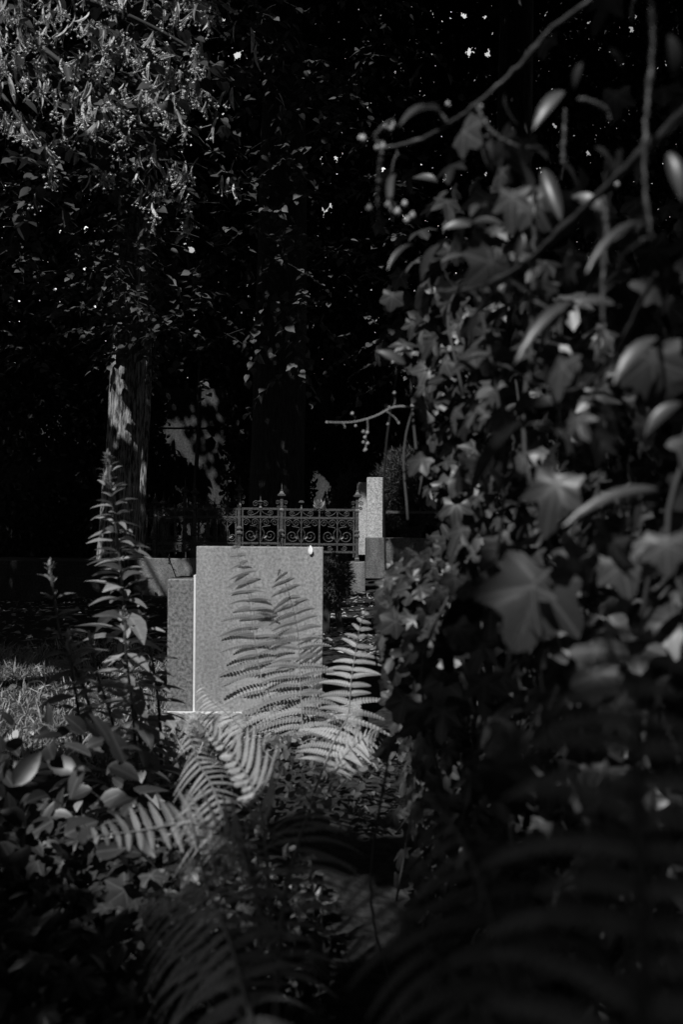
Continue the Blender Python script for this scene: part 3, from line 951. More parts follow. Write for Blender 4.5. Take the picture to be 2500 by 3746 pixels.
# dark trees closing the view
sky_gaps = [(862, 200, .28), (885, 182, .2), (905, 212, .12), (740, 372, .16), (250, 835, .22), (310, 840, .2), (285, 880, .12), (700, 915, .3), (680, 890, .15), (815, 915, .12), (1173, 592, .2), (1212, 750, .3), (1190, 770, .2), (1655, 545, .2), (1620, 500, .12), (2030, 462, .2),
            (1720, 190, .3), (1790, 200, .25), (1700, 60, .2), (1650, 40, .2), (1110, 575, .12), (230, 735, .1), (400, 690, .14), (1640, 650, .2), (1400, 615, .15), (2330, 60, .15), (2310, 110, .2), (1780, 60, .2), (270, 1030, .2), (310, 980, .12), (380, 1290, .2), (290, 950, .15), (930, 110, .2), (820, 70, .2), (815, 140, .18), (1980, 620, .15), (2150, 560, .2), (1230, 580, .2), (2000, 740, .15), (320, 800, .1), (200, 1060, .12), (355, 1330, .12), (760, 640, .1), (980, 590, .1)]
SG = np.array([[*P(x, y, 31), r * .75] for x, y, r in sky_gaps])
bt = [(-13, 29, 15), (-8.6, 31, 18), (-4.2, 30, 19), (.3, 31.5, 20), (4.6, 30, 20), (8.8, 31, 19), (13, 29, 17)]
labs = ['outermost dark tree beyond the wall, past the long kerb', 'dark tree beyond the wall over the end of the long kerb', 'dark tree beyond the wall rising behind the linden trunk',
        'tallest dark tree beyond the wall, right behind the gravestone', 'dark tree beyond the wall rising behind the granite pillar', 'dark tree beyond the wall behind the top of the ivy', 'outermost dark tree beyond the wall, past the ivy']
NB = 360000
bp = np.stack([rng.uniform(-15.5, 15.5, NB), rng.uniform(28.2, 34, NB), rng.uniform(2.2, 20, NB)], -1)
nb_ = np.sin(bp[:, 0] * 2.1 + 3 * np.sin(bp[:, 2] * .7)) * np.sin(bp[:, 2] * 1.9 + 1)
bp = bp[rng.random(NB) < .9 + .1 * nb_]
kill = np.zeros(len(bp), bool)
for gx_, gy_, gz_, r in SG:      # openings in the far crowns where the sky glints
    dx = np.hypot((bp[:, 0] - gx_ * bp[:, 1] / gy_), (bp[:, 2] - 1 - (gz_ - 1) * bp[:, 1] / gy_))
    kill |= dx < r * (.45 + .8 * rng.random(len(bp)))
bp = bp[~kill]
own = np.argmin(np.abs(bp[:, None, 0] - np.array([t[0] for t in bt])[None]), axis=1)
for k, ((x, y, h), lab) in enumerate(zip(bt, labs)):
    t = thing('dark_tree', (x, y, 0), lab, 'tree', 'dark trees beyond the wall')
    tm = trunk_mesh([(x, y, -.1), (x + .1, y, 4), (x - .1, y, h * .8)], [.35, .3, .1], 20, 30, .01, True, 40 + k)
    limbs(tm, np.array([x, y, 4.5]), 2.2, 6, .1, 50 + k)
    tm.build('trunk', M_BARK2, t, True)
    cm = MB()
    q = bp[own == k]
    n = len(q)
    cm.leaves(FAR, q, rv(n) + (0, 0, -.3), rv(n, .6) + (0, -.8, .4), rng.uniform(.14, .24, n))
    cm.build('crown', M_CANOPY, t)

# trunks standing in the dark between
for px, Y, rp, lab in ((1010, 23, 95, 'thick black trunk rising behind the middle of the iron fence'), (1850, 14, 68, 'straight dark trunk behind the top of the ivy wall'), (519, 20.2, 12, 'slim pale trunk just right of the dappled linden trunk'), (709, 24, 8, 'thin dark sapling in front of the sunlit wall patch')):
    b0 = P(px, 1950, Y)
    t = thing('tree', (b0[0], Y, 0), lab, 'tree')
    r = rp / FPX * Y
    H = 14 if rp > 20 else 6
    tm = trunk_mesh([(b0[0], Y, -.1), (b0[0] + .02, Y, 2), (b0[0] + .1, Y, H * .6), (b0[0] + .1, Y, H)], [r * 1.05, r, r * .9, r * .6], 40, 60, r * .03, rp > 20, px)
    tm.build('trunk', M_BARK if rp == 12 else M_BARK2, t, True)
    c = np.stack([b0[0] + rng.normal(0, 1.3, 900), Y + rng.normal(0, .8, 900), H - 1 + rng.normal(0, 1.3, 900)], -1)
    c = c[(c[:, 2] > (5 if rp < 20 else 6)) & lit_free(c)]
    cm = MB()
    canopy(cm, c)
    cm.build('crown', M_CANOPY, t)


# dark shrubs added to black out the back wall
for px, rx, pt, lab in ((-20, 2.9, 1330, 'broad black shrub added to darken the wall at the far left edge'), (430, 1.15, 1300, 'dark shrub added to darken the wall directly behind the dappled linden trunk'), (985, 1.15, 1290, 'dark shrub added to darken the wall between the two sunlit wall patches'),
                        (1490, 1.9, 1330, 'dark shrub added to darken the wall behind the pillar and conifer'), (2150, 2.6, 1280, 'dark shrub added to darken the wall, hidden mostly by the ivy')):
    c0 = P(px, 1950, 25)
    top = P(px, pt, 25)[2]
    t = thing('blackout_shrub', (c0[0], 25, 0), lab, 'shrub')
    n = int(5200 * rx)
    u = nrm(rv(n))
    rad = rng.uniform(.75, 1.05, n) + .08 * np.sin(u[:, 0] * 9) * np.sin(u[:, 2] * 8)
    c = np.array([c0[0], 25, top * .48])
    q = c + np.sign(u) * np.abs(u) ** .7 * rad[:, None] * (rx, .9, top * .56)
    q = q[(q[:, 2] > 0) & (q[:, 1] < 26.8)]
    q = q[lit_free(q)]
    m = MB()
    m.leaves(FAR, q, rv(len(q), .6) + (0, 0, .5), rv(len(q), .6) + (q - c), rng.uniform(.1, .22, len(q)), wid=.7)
    m.build('foliage', M_CANOPY, t)
    m = MB()
    for k in range(6):
        m.tube(bez([(c[0] + rng.normal(0, .15), 25, -.05), (c[0] + rng.normal(0, rx * .4), 25, top * .4), (c[0] + rng.normal(0, rx * .5), 25, top * .85)], 10), np.linspace(.07, .02, 10), 6)
    m.build('stems', M_BARK2, t)


# conifer shrubs
def conifer(label, c, rx, rz, n, ls):
    t = thing('conifer_shrub', (c[0], c[1], 0), label, 'shrub')
    u = nrm(rv(n))
    rad = (rng.random(n) ** .5 + .12 * rng.random(n) ** 4) * (1 + .22 * np.sin(u[:, 0] * 7) * np.sin(u[:, 2] * 6 + 1))
    p = c + u * rad[:, None] * (rx, rx, rz)
    p = p[p[:, 2] > .05]
    m = MB()
    for a in range(3):
        d = u[:len(p)] + rv(len(p), .7) + (0, 0, .3)
        m.leaves(BLADE, p, d, rv(len(p)), rng.uniform(.5, 1.2, len(p)) * ls, wid=2.2)
    m.build('foliage', M_CONIF, t)
    m = MB()
    for a in range(7):
        e = c + nrm(rv(1)[0]) * (rx * .6, rx * .6, rz * .6)
        m.tube(bez([(c[0] + rng.normal(0, .08), c[1], -.02), (c + e) / 2, e], 8), np.linspace(.03, .008, 8), 5)
    m.build('stems', M_TWIG, t)


conifer('feathery conifer shrub spreading behind the granite pillar', P(1480, 1800, 20.6), .75, .95, 9000, .12)
conifer('thin conifer shrub behind the fence end post', P(1270, 1850, 21.0), .35, .7, 2500, .11)
conifer('small bushy conifer hugging the right edge of the gravestone', P(1215, 2120, 10.2), .19, .24, 3500, .06)


# ------------------------------------------------------------------ tall leafy weeds
def weed(label, pts, L, levels, top, group='tall weeds beside the gravestone'):
    line = bez([P(*p) for p in pts], 60)
    line[-1][2] = min(line[-1][2], .0)
    t = thing('weed', line[-1], label, 'plant', group)
    m = MB()
    m.tube(line, np.linspace(.003, .0075, 60), 7)
    m.build('stem', M_STEM, t, True)
    m = MB()
    for i in range(levels):
        u = .01 + .93 * (i / levels) ** 1.15
        p = np.array([np.interp(u * 59, np.arange(60), line[:, k]) for k in range(3)])
        f = min(1, .18 + u * 2.0) if u < .45 else max(.55, 1.0 - .3 * (u - .45))
        low = u > .38
        cnt = 3 if low else 5
        a0 = i * 2.4
        for q in range(cnt):
            a = a0 + q * 2 * np.pi / cnt + rng.normal(0, .45)
            up = rng.uniform(-.35, .5) if low else rng.uniform(.0, .6) + (.5 if u < .12 else 0)
            d = np.array([math.cos(a), math.sin(a), up])
            tpl = OVAL if low and rng.random() < .45 else LANCE
            w_ = (rng.uniform(1.1, 1.6) if low else rng.uniform(.85, 1.3)) * (.55 if tpl is OVAL else 1)
            m.leaves(tpl, [p + nrm(d) * .006 + rv(1, .004)[0]], [d], [nrm(np.array([0, 0, 1.0]) + rv(1, .25)[0])], [L * f * rng.uniform(.6, 1.15) * (.7 if tpl is OVAL else 1)], wid=w_)
    m.build('leaves', M_WEED, t, True)
    m = MB()
    n = 26
    p = line[0] + rv(n, .006) * (.7, .7, 2.2) + (0, 0, -.008)
    m.leaves(OVAL, p, rv(n, .5) + (0, 0, 1.3), rv(n), rng.uniform(.008, .02, n))
    m.tube(line[:5], .004, 5)
    m.build('flower_head', M_WEED, t)


weed('tallest weed with stacked narrow leaves in front of the linden trunk', [(395, 1672, 3.2), (412, 1850, 3.2), (432, 2000, 3.2), (452, 2200, 3.2), (458, 2440, 3.2), (500, 2640, 3.25), (530, 2860, 3.3), (540, 3020, 3.3)], .145, 36, .4)
weed('shaded shorter weed at the far left in front of the kerb', [(180, 2068, 2.9), (200, 2200, 2.9), (222, 2330, 2.9), (300, 2500, 2.95), (350, 2680, 3.0), (400, 2900, 3.0), (420, 3140, 3.0)], .13, 14, .15)
weed('broad-leaved sunlit weed close beside the dark side block', [(500, 2088, 3.3), (520, 2200, 3.3), (545, 2350, 3.3), (570, 2500, 3.3), (585, 2640, 3.35), (590, 2800, 3.4), (590, 2990, 3.4)], .12, 17, .15)
weed('dark leafy weed low between the two left weeds', [(330, 2330, 3.0), (350, 2450, 3.0), (400, 2600, 3.0), (440, 2800, 3.05), (460, 3140, 3.0)], .13, 10, .1)
weed('leafy weed crowding in front of the tallest weed near its base', [(250, 2330, 2.8), (262, 2450, 2.8), (285, 2600, 2.85), (300, 2850, 2.9), (310, 3200, 2.9)], .14, 13, .1)
weed('bushy weed leaning between the tallest weed and the side block', [(455, 2260, 2.9), (462, 2400, 2.9), (480, 2560, 2.95), (500, 2800, 3.0), (505, 3140, 3.0)], .13, 14, .1)
weed('small weed sprig standing behind the side block', [(618, 2045, 6.3), (632, 2080, 6.3), (645, 2120, 6.3), (650, 2200, 6.3), (650, 2560, 6.3)], .07, 16, .2)
weed('pale-tipped weed sprig rising above the slab in front of the fence', [(942, 1925, 6.0), (945, 1970, 6.0), (950, 2010, 6.0), (955, 2300, 6.0), (955, 2600, 6.0)], .06, 22, .2)
weed('tiny weed sprig peeping over the slab top', [(1024, 1965, 6.2), (1028, 1990, 6.2), (1032, 2020, 6.2), (1032, 2300, 6.2), (1032, 2560, 6.2)], .05, 20, .2)


# ------------------------------------------------------------------ ferns
def frond(fern, pts, Lmax, nor, npin=28, base=.16, sweep=.35, droop=.35, tilt=0., npl=13, both=(1, 1), mat=None, nb=1.0):
    """pts run from base to tip; nor is the face of the blade"""
    line = bez([P(*p) if len(p) == 3 else p[0] for p in pts], 80)
    T = nrm(np.gradient(line, axis=0))
    N0 = nrm(np.asarray(nor, float))
    gapw = np.linalg.norm(np.diff(line, axis=0), axis=1).sum() * (1 - base) / npin
    m = MB()
    for i in range(npin):
        u = base + (1 - base) * (i + .5) / npin
        k = u * 79
        p = np.array([np.interp(k, np.arange(80), line[:, c]) for c in range(3)])
        tg = T[int(round(k))]
        n = nrm(N0 - (N0 @ tg) * tg)
        sd = np.cross(tg, n)
        v = (u - base) / (1 - base)
        prof = (min(1, .55 + v * 2.2)) * (1 - v ** 1.7) ** .85 + .03
        for s in (1, -1):
            if rng.random() < .025:
                continue
            L = Lmax * prof * rng.choice([rng.uniform(.88, 1.08), rng.uniform(.5, .9)], p=[.85, .15]) * (both[0] if s > 0 else both[1])
            sw = sweep + rng.normal(0, .09)
            d = nrm(sd * s * math.cos(sw) + tg * math.sin(sw) + n * (tilt + rng.normal(0, .12)))
            q = np.linspace(0, 1, npl + 1)
            ax = p + d * L * q[:, None] - n * (droop * L * q**2)[:, None] * .6 * nb - np.array([0, 0, 1]) * (droop * L * .6 * q**2)[:, None]
            a = nrm(np.gradient(ax, axis=0))
            b = np.cross(a, n)
            b = nrm(b)
            w = min(Lmax * .12, gapw * .42) * (.45 + .55 * prof) * (1 - q**2.2) ** .7 * (1 - .25 * (q < .05))
            for t in (1, -1):
                p0, p3 = ax[:-1], ax[1:]
                ww = w[:-1][:, None]
                mid = p0 * .55 + p3 * .45
                p1 = p0 + b[:-1] * t * ww * .85 + a[:-1] * ww * .25 - n * ww * .10
                p2 = mid + b[:-1] * t * ww * 1.05 + a[:-1] * ww * .55 - n * ww * .22
                V = np.stack([p0, p1, p2, mid + b[:-1] * t * ww * .25 + (p3 - mid) * .8, p3], 1).reshape(-1, 3)
                o = np.arange(npl)[:, None] * 5
                A = np.zeros((len(V), 3))
                A[:, 2] = rng.random()
                m.add(V, [o + np.array([0, 1, 2, 3]), o + np.array([0, 3, 4])], A)
    f = m.build('frond', mat or M_FERN, fern)
    m = MB()
    m.tube(line, np.linspace(.0042, .0008, 80), 6)
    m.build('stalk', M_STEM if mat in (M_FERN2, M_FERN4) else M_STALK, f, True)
    return f


fa = thing('fern', P(1060, 2700, 4.1), 'tall pale fern standing against the gravestone face', 'fern', 'ferns in front of the gravestone')
FACE = (-.25, -.8, .55)
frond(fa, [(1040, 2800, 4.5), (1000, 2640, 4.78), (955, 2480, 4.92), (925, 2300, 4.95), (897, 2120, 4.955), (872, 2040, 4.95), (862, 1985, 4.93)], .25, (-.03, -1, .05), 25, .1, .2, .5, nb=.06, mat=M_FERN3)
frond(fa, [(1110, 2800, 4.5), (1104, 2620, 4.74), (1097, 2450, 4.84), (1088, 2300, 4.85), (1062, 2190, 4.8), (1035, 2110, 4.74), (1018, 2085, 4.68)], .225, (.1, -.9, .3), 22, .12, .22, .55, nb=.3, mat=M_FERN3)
frond(fa, [(1000, 2780, 4.0), (900, 2680, 4.0), (830, 2610, 4.1), (770, 2560, 4.2), (728, 2500, 4.3)], .12, (.1, -.6, .8), 18, .2, .4, .5)
fb = thing('fern', P(1240, 2780, 3.4), 'sunlit fern arching up just right of the gravestone', 'fern', 'ferns in front of the gravestone')
frond(fb, [(1150, 2900, 3.2), (1195, 2780, 3.3), (1231, 2694, 3.35), (1267, 2634, 3.4), (1286, 2482, 3.45), (1300, 2391, 3.5), (1322, 2276, 3.5), (1338, 2230, 3.5)], .18, (-.12, -.85, .5), 21, .12, .35, .3, tilt=-.35)
frond(fb, [(1200, 2900, 3.3), (1250, 2780, 3.3), (1330, 2700, 3.3), (1420, 2660, 3.2)], .09, (-.1, -.5, .9), 16, .2, .35, .3)
fc = thing('fern', P(930, 3300, 1.5), 'blurred near fern with fronds fanning toward the gravestone', 'fern', 'ferns in front of the gravestone')
frond(fc, [(1000, 3500, 1.35), (900, 3150, 1.6), (807, 2961, 1.85), (770, 2864, 2.0), (722, 2785, 2.15), (692, 2694, 2.3), (655, 2640, 2.4)], .13, (-.1, -.6, .75), 24, .2, .3, .35, tilt=-.3)
frond(fc, [(960, 3900, 1.0), (860, 3500, 1.15), (760, 3250, 1.35), (715, 3050, 1.6), (690, 2950, 1.75), (680, 2900, 1.85)], .135, (-.1, -.6, .75), 26, .05, .35, .45, tilt=-.25)
frond(fc, [(1000, 3500, 1.4), (960, 3000, 1.8), (910, 2850, 2.1), (830, 2740, 2.35), (740, 2660, 2.6)], .12, (-.5, -.6, .5), 17, .3, .75, -.2, both=(1, .45))
frond(fc, [(960, 3500, 1.4), (860, 3080, 1.7), (700, 3010, 1.8), (500, 3040, 1.85), (290, 3065, 1.9)], .085, (-.2, -.9, -.2), 20, .3, .1, -.15)
frond(fc, [(1000, 3800, 1.1), (1040, 3300, 1.4), (1120, 3000, 1.7), (1200, 2850, 2.0), (1270, 2790, 2.2)], .12, (-.1, -.55, .8), 26, .1, .4, .4)
frond(fc, [(960, 3900, 1.0), (780, 3500, 1.2), (640, 3300, 1.4), (520, 3250, 1.5)], .10, (-.1, -.55, .8), 22, .15, .4, .4)
fd = thing('fern', P(2330, 3746, .7), 'shaded out-of-focus fern close in front at the foot of the ivy', 'fern', 'ferns in front of the gravestone')
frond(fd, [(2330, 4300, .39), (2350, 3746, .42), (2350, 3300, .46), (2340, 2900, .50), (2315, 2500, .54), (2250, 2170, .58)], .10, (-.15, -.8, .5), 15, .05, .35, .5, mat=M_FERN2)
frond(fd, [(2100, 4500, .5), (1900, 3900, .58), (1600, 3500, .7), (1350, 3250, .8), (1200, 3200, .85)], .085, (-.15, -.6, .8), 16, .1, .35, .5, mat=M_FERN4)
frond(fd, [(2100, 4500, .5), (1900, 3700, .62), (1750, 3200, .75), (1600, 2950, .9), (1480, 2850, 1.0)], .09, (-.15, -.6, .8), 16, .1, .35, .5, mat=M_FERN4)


# ------------------------------------------------------------------ ivy
def ivy_leaves(mb, p, nor, dirs, size):
    k = rng.choice(3, len(p), p=[.55, .25, .2])
    for i in range(3):
        s = k == i
        mb.leaves(IVY[i], p[s], dirs[s], nor[s], size[s])


ivy = thing('ivy_wall', (.45, 2.0, 0), 'tall wall of ivy with lobed leaves crowding in from the right', 'ivy')
tz = [(2.6, .24), (2.27, .2), (2.04, .12), (1.81, .15), (1.62, .12), (1.5, .16), (1.35, .25), (1.12, .28), (1.0, .27), (.885, .14), (.69, .16), (.5, .16), (.35, .2), (0, .18)]
zz, xx = np.array(tz[::-1]).T


def ivy_x(y, z):
    w = np.clip((y - .9) / 1.6, 0, 1)
    return .19 * (1 - w) + np.interp(z, zz, xx) * w + .03 * np.sin(y * 7 + z * 5)


def ivy_layer(n, lo, hi, zmax):
    y = 1.0 + 2.15 * rng.random(n) ** .9
    z = rng.uniform(0.02, zmax, n)
    x = ivy_x(y, z) + lo + (hi - lo) * rng.random(n) ** 1.4 + rng.normal(0, .02, n)
    keep = rng.random(n) < np.interp(z, [0, 1.4, 1.7, 2.0, 2.4], [1, 1, .45, .16, .05])
    py = HOR - (z - 1) / y * FPX           # the hedge top slopes down toward the viewer
    keep &= rng.random(n) < np.interp(py, [0, 450, 800, 1150], [.06, .15, .45, 1])
    keep &= rng.random(n) < .58 + .5 * np.sin(y * 9 + 2 * np.sin(z * 4)) * np.sin(z * 7.5)
    return np.stack([x, y, z], -1)[keep]


lm, sm = MB(), MB()
p = ivy_layer(3300, 0, .26, 2.4)
n = len(p)
ivy_leaves(lm, p, rv(n, .45) + (-.55, -.55, .55), rv(n, .4) + (-.15, -.2, -.75), rng.uniform(.026, .056, n))
p2 = ivy_layer(4600, .24, .7, 2.1)
n = len(p2)
ivy_leaves(lm, p2, rv(n, .5) + (-.6, -.5, .4), rv(n, .4) + (0, 0, -.8), rng.uniform(.035, .06, n))
n = 330
py_ = rng.normal(2250, 150, n)
px_ = np.interp(py_, [1950, 2050, 2150, 2300, 2450, 2650], [1620, 1460, 1410, 1400, 1440, 1460]) + np.abs(rng.normal(0, 130, n))
q = P(px_, py_, rng.uniform(2.25, 2.75, n))
ivy_leaves(lm, q, rv(n, .4) + (-.3, -.8, .5), rv(n, .5) + (-.2, -.1, -.6), rng.uniform(.03, .055, n))
n = 90
py_ = rng.uniform(1050, 1900, n)
q = P(np.interp(py_, [1050, 1300, 1500, 1900], [1560, 1560, 1640, 1660]) + rng.normal(30, 60, n), py_, rng.uniform(2.1, 2.6, n))
ivy_leaves(lm, q, rv(n, .4) + (-.3, -.8, .5), rv(n, .5) + (-.3, -.1, -.5), rng.uniform(.03, .06, n))
key = [(1600, 1330, 2.3, 95, 200), (1830, 1410, 1.7, 85, 250), (1680, 1170, 2.3, 75, 170), (1740, 1240, 2.2, 75, 160), (1600, 1230, 2.3, 60, 220), (1700, 1750, 2.3, 85, 200), (1975, 2140, 1.1, 235, 200), (1710, 1560, 2.4, 60, 250), (2110, 1300, 1.3, 95, 190), (1920, 1680, 1.6, 70, 200), (1780, 1730, 2.0, 70, 190),
       (1470, 2230, 2.5, 85, 190), (1530, 2310, 2.4, 80, 230), (1500, 2440, 2.3, 85, 160), (1630, 2450, 2.1, 100, 240), (1840, 2010, 1.5, 100, 240), (2280, 2060, 1.1, 120, 170), (2030, 1800, 1.4, 95, 200), (2180, 2470, 1.0, 110, 190), (2440, 1990, .95, 110, 180), (1480, 2120, 2.6, 70, 200), (1590, 2080, 2.5, 70, 220), (1640, 2160, 2.4, 75, 180), (1770, 1820, 1.9, 75, 200), (1560, 2200, 2.5, 60, 190), (1450, 2320, 2.5, 65, 210), (1590, 2390, 2.3, 70, 190), (1620, 1770, 2.5, 70, 150), (2400, 1990, 1, 90, 220), (1480, 2560, 2.2, 90, 200)]
for x, y, Y, rp, a in key:
    d = np.array([math.sin(R(a)), -.2, math.cos(R(a))])
    lm.leaves(IVY[1 if rp > 150 else rng.integers(0, 3)], [P(x, y, Y)], [d], [nrm(np.array([.0, -.98, .1]) if rp > 200 else np.array([-.3, -.9, .45]) + rv(1, .15)[0])], [rp * 1.15 / FPX * Y], rnd=np.array([rng.uniform(.5, 1)]))
for k in range(60):
    a = p[rng.integers(0, len(p))]
    b = a + np.array([rng.normal(0, .08), rng.normal(0, .25), -rng.uniform(.2, .7)])
    sm.tube(bez([a, (a + b) / 2 + rv(1, .04)[0], b], 10), .003, 5)
lm.build('leaves', M_IVY, ivy, True)
sm.build('stems', M_TWIG, ivy, True)

# a fruiting twig sticking out of the ivy
tw = thing('twig', P(1440, 1495, 2.5), 'bare lit twig with tiny buds jutting out of the ivy over the fence', 'twig')
m = MB()
m.tube(bez([P(1650, 1500, 2.5), P(1520, 1490, 2.5), P(1440, 1490, 2.5), P(1380, 1520, 2.5), P(1300, 1543, 2.5), P(1195, 1545, 2.5)], 26), np.linspace(.0036, .0018, 26), 6)
for a, b in (((1440, 1490), (1444, 1440)), ((1345, 1533), (1338, 1600)), ((1338, 1600), (1335, 1645)), ((1415, 1505), (1460, 1545)), ((1300, 1543), (1290, 1515)), ((1520, 1490), (1560, 1505)), ((1250, 1546), (1262, 1565))):
    m.tube(bez([P(*a, 2.5), P((a[0] + b[0]) / 2 + 5, (a[1] + b[1]) / 2, 2.5), P(*b, 2.49)], 8), .0013, 5)
m.build('stem', M_STALK, tw, True)
m = MB()
for x, y in ((1444, 1438), (1336, 1600), (1330, 1618), (1346, 1622), (1335, 1648), (1340, 1645), (1460, 1548), (1290, 1513), (1302, 1558), (1196, 1545), (1420, 1552), (1560, 1506), (1330, 1580), (1345, 1583), (1425, 1490)):
    MB().add(P(x, y, 2.49) + BALL[0] * rng.uniform(.0035, .0055), [BALL[1]], np.full((6, 3), rng.random())).build('bud', M_BUD, tw, True)

# honeysuckle climbing through the ivy
hs = thing('climbing_vine', (.5, 1.1, 0), 'blurred climbing vine with long narrow leaves and bare stems over the ivy', 'vine')
m = MB()
for pts, r in (([(2250, -150, 1.15), (2150, 10, 1.15), (2050, 80, 1.17), (1900, 240, 1.2), (1760, 370, 1.22), (1650, 450, 1.25), (1540, 510, 1.28), (1400, 545, 1.3)], .0036),
               ([(1400, 545, 1.3), (1375, 500, 1.3), (1400, 465, 1.3), (1440, 440, 1.3)], .003), ([(1400, 545, 1.3), (1388, 640, 1.3), (1385, 760, 1.32), (1395, 850, 1.35)], .003),
               ([(1640, 450, 1.25), (1600, 400, 1.25)], .003), ([(1740, 380, 1.22), (1820, 500, 1.2), (1900, 540, 1.2)], .003),
               ([(2560, 350, .95), (2350, 560, 1.0), (2100, 800, 1.1), (1900, 980, 1.2), (1700, 1060, 1.35), (1600, 1065, 1.45)], .005),
               ([(2380, -50, .95), (2390, 180, .95), (2375, 330, .95), (2360, 620, .95), (2380, 860, .95)], .003), ([(2210, 720, 1.0), (2220, 840, 1.0), (2205, 1060, 1.0), (2210, 1200, 1.0), (2220, 1340, 1.0)], .003),
               ([(2120, 360, 1.05), (2220, 400, 1.05), (2240, 450, 1.05)], .0025), ([(1960, 700, 1.3), (1955, 900, 1.3), (1950, 1100, 1.3), (1940, 1400, 1.3)], .004), ([(2400, 1000, 1.0), (2250, 1300, 1.1), (1800, 1330, 1.6)], .003), ([(2060, 600, 1.2), (2070, 400, 1.2)], .003)):
    q = bez([P(*q) for q in pts], 60)
    node = 1 + .55 * np.exp(-((np.arange(60) % 15 - 7) / 1.6) ** 2) + rng.normal(0, .04, 60)      # knobbly nodes
    m.tube(q + rv(60, .0006), r * .8 * node * np.linspace(1.1, .75, 60), 8)
m.build('stem', M_STEM, hs, True)
m = MB()
for x0, y0, x1, y1, wp, Y in ((2390, 868, 2200, 935, 45, .95), (2358, 813, 2135, 880, 40, .95), (1610, 405, 1465, 350, 38, 1.25), (1850, 345, 1855, 465, 85, 1.2), (2063, 335, 1960, 405, 50, 1.1), (1785, 490, 1792, 620, 45, 1.25), (1840, 550, 1925, 620, 60, 1.2), (1990, 620, 2040, 755, 50, 1.2),
                              (1610, 895, 1508, 1005, 55, 1.45), (1510, 895, 1410, 932, 28, 1.5), (2095, 1107, 1884, 1215, 48, 1.05), (2110, 1115, 2265, 1071, 55, 1.05), (1910, 1545, 1688, 1710, 62, 1.1), (1935, 1553, 2090, 1553, 45, 1.1), (2430, 1800, 2090, 1790, 55, .95), (2110, 1480, 1840, 1445, 60, 1.15), (2120, 1470, 2340, 1500, 65, 1.1),
                              (2405, 1235, 2246, 1325, 60, .95), (2493, 1474, 2358, 1540, 60, .9), (2450, 130, 2500, 270, 80, .85), (1700, 800, 1660, 900, 50, 1.4), (1720, 820, 1830, 780, 45, 1.4), (1790, 690, 1920, 700, 50, 1.3), (1930, 540, 2010, 530, 45, 1.25), (1900, 600, 1960, 690, 45, 1.25), (2180, 540, 2270, 590, 55, 1.05), (2130, 230, 2090, 310, 40, 1.0), (2230, 180, 2300, 230, 40, 1.0), (1850, 1040, 1800, 1110, 60, 1.3), (1780, 760, 1720, 720, 40, 1.3), (2450, 560, 2500, 680, 50, .9), (1640, 700, 1580, 740, 35, 1.4), (1450, 640, 1400, 700, 25, 1.4), (2050, 1160, 1980, 1080, 50, 1.2)):
    a, b = P(x0, y0, Y), P(x1, y1, Y * rng.uniform(.94, 1.03))
    L = np.linalg.norm(b - a)
    m.leaves(STRAP, [a], [b - a], [nrm(np.array([-.3, -.55, .75]) + rv(1, .2)[0])], [L], wid=min(1.35, wp / FPX * Y / (.28 * L) * 1.15))
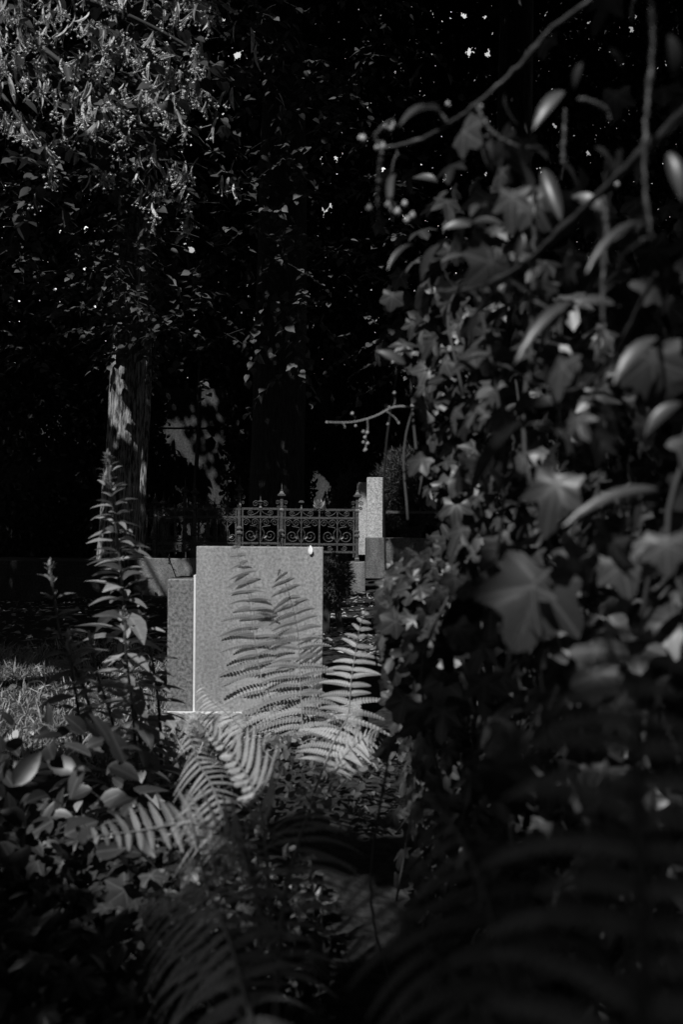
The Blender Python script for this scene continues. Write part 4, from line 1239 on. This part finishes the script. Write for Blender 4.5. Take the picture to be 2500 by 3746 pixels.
# hidden small leaves along the stems
n = 26
pp = P(rng.uniform(1450, 2480, n), rng.uniform(450, 1500, n), rng.uniform(1.0, 1.9, n))
m.leaves(STRAP, pp, rv(n, .7) + (-.4, 0, -.4), rv(n, .4) + (-.3, -.5, .7), rng.uniform(.03, .06, n), wid=rng.uniform(1.0, 1.6, n))
m.build('leaves', M_STRAP, hs, True)
m = MB()
for x, y, r in ((1330, 508, 14), (1400, 538, 18), (1432, 470, 12), (1440, 455, 10), (1410, 462, 11), (1320, 505, 11), (1352, 762, 13), (1420, 750, 12), (1455, 775, 15), (1482, 745, 12), (1510, 790, 15), (1490, 805, 12), (1380, 540, 10), (2385, 865, 22), (1760, 390, 12), (2260, 675, 12), (1640, 380, 9)):
    MB().add(P(x, y, 1.3) + BALL[0] * (r / FPX * 1.3) * (1, 1, 1.3), [BALL[1]], np.full((6, 3), rng.random())).build('bud', M_BUD, hs, True)

# ground ivy at the lower left
gi = MB()
n = 1900
x = rng.uniform(-1.5, -.04, n)
y = rng.uniform(1.0, 2.8, n)
hgt = .36 - .10 * np.clip((x + .5), 0, 1) - .05 * y + .05 * np.sin(x * 7) * np.sin(y * 5)
hgt = np.where(x > -.25, hgt * np.clip(1 - (x + .25) * 2.2, .2, 1), hgt)
z = np.maximum(hgt - .22 * rng.random(n) ** 1.5, .01)
p = np.stack([x, y, z], -1)
ivy_leaves(gi, p, rv(n, .45) + (-.1, -.35, .85), rv(n, .6) + (0, -.5, -.3), rng.uniform(.026, .058, n))
n = 500
p = np.stack([rng.uniform(-1.6, -.2, n), rng.uniform(1.5, 2.9, n), rng.uniform(.08, .27, n)], -1)
gi.leaves(OVAL, p, rv(n, .6) + (0, -.3, .2), rv(n, .4) + (0, -.3, .8), rng.uniform(.03, .06, n), wid=1.1)
n = 110
p = P(rng.uniform(-40, 520, n), rng.uniform(2650, 3150, n), rng.uniform(2.0, 2.7, n))
gi.leaves(OVAL, p, rv(n, .7) + (0, -.3, .15), rv(n, .4) + (-.1, -.6, .7), rng.uniform(.04, .088, n), wid=rng.uniform(.8, 1.3, n))
tag(gi.build('ground_ivy', M_IVY, smooth=True), 'shaded ivy and small leaves covering the soil at the lower left', 'ground cover', kind='stuff')
# seedlings round the foot of the stone
sd = MB()
n = 1500
x = rng.uniform(-.95, .5, n)
y = rng.uniform(3.2, 4.95, n)
p = np.stack([x, y, rng.uniform(.0, .11, n) * np.clip((5.2 - y), .3, 1)], -1)
sd.leaves(OVAL, p, rv(n, .7) + (0, -.2, .3), rv(n, .5) + (0, -.3, .8), rng.uniform(.02, .05, n), wid=1.2)
tag(sd.build('seedlings', M_LIND, smooth=True), 'low leafy seedlings around the foot of the gravestone', 'ground cover', kind='stuff')
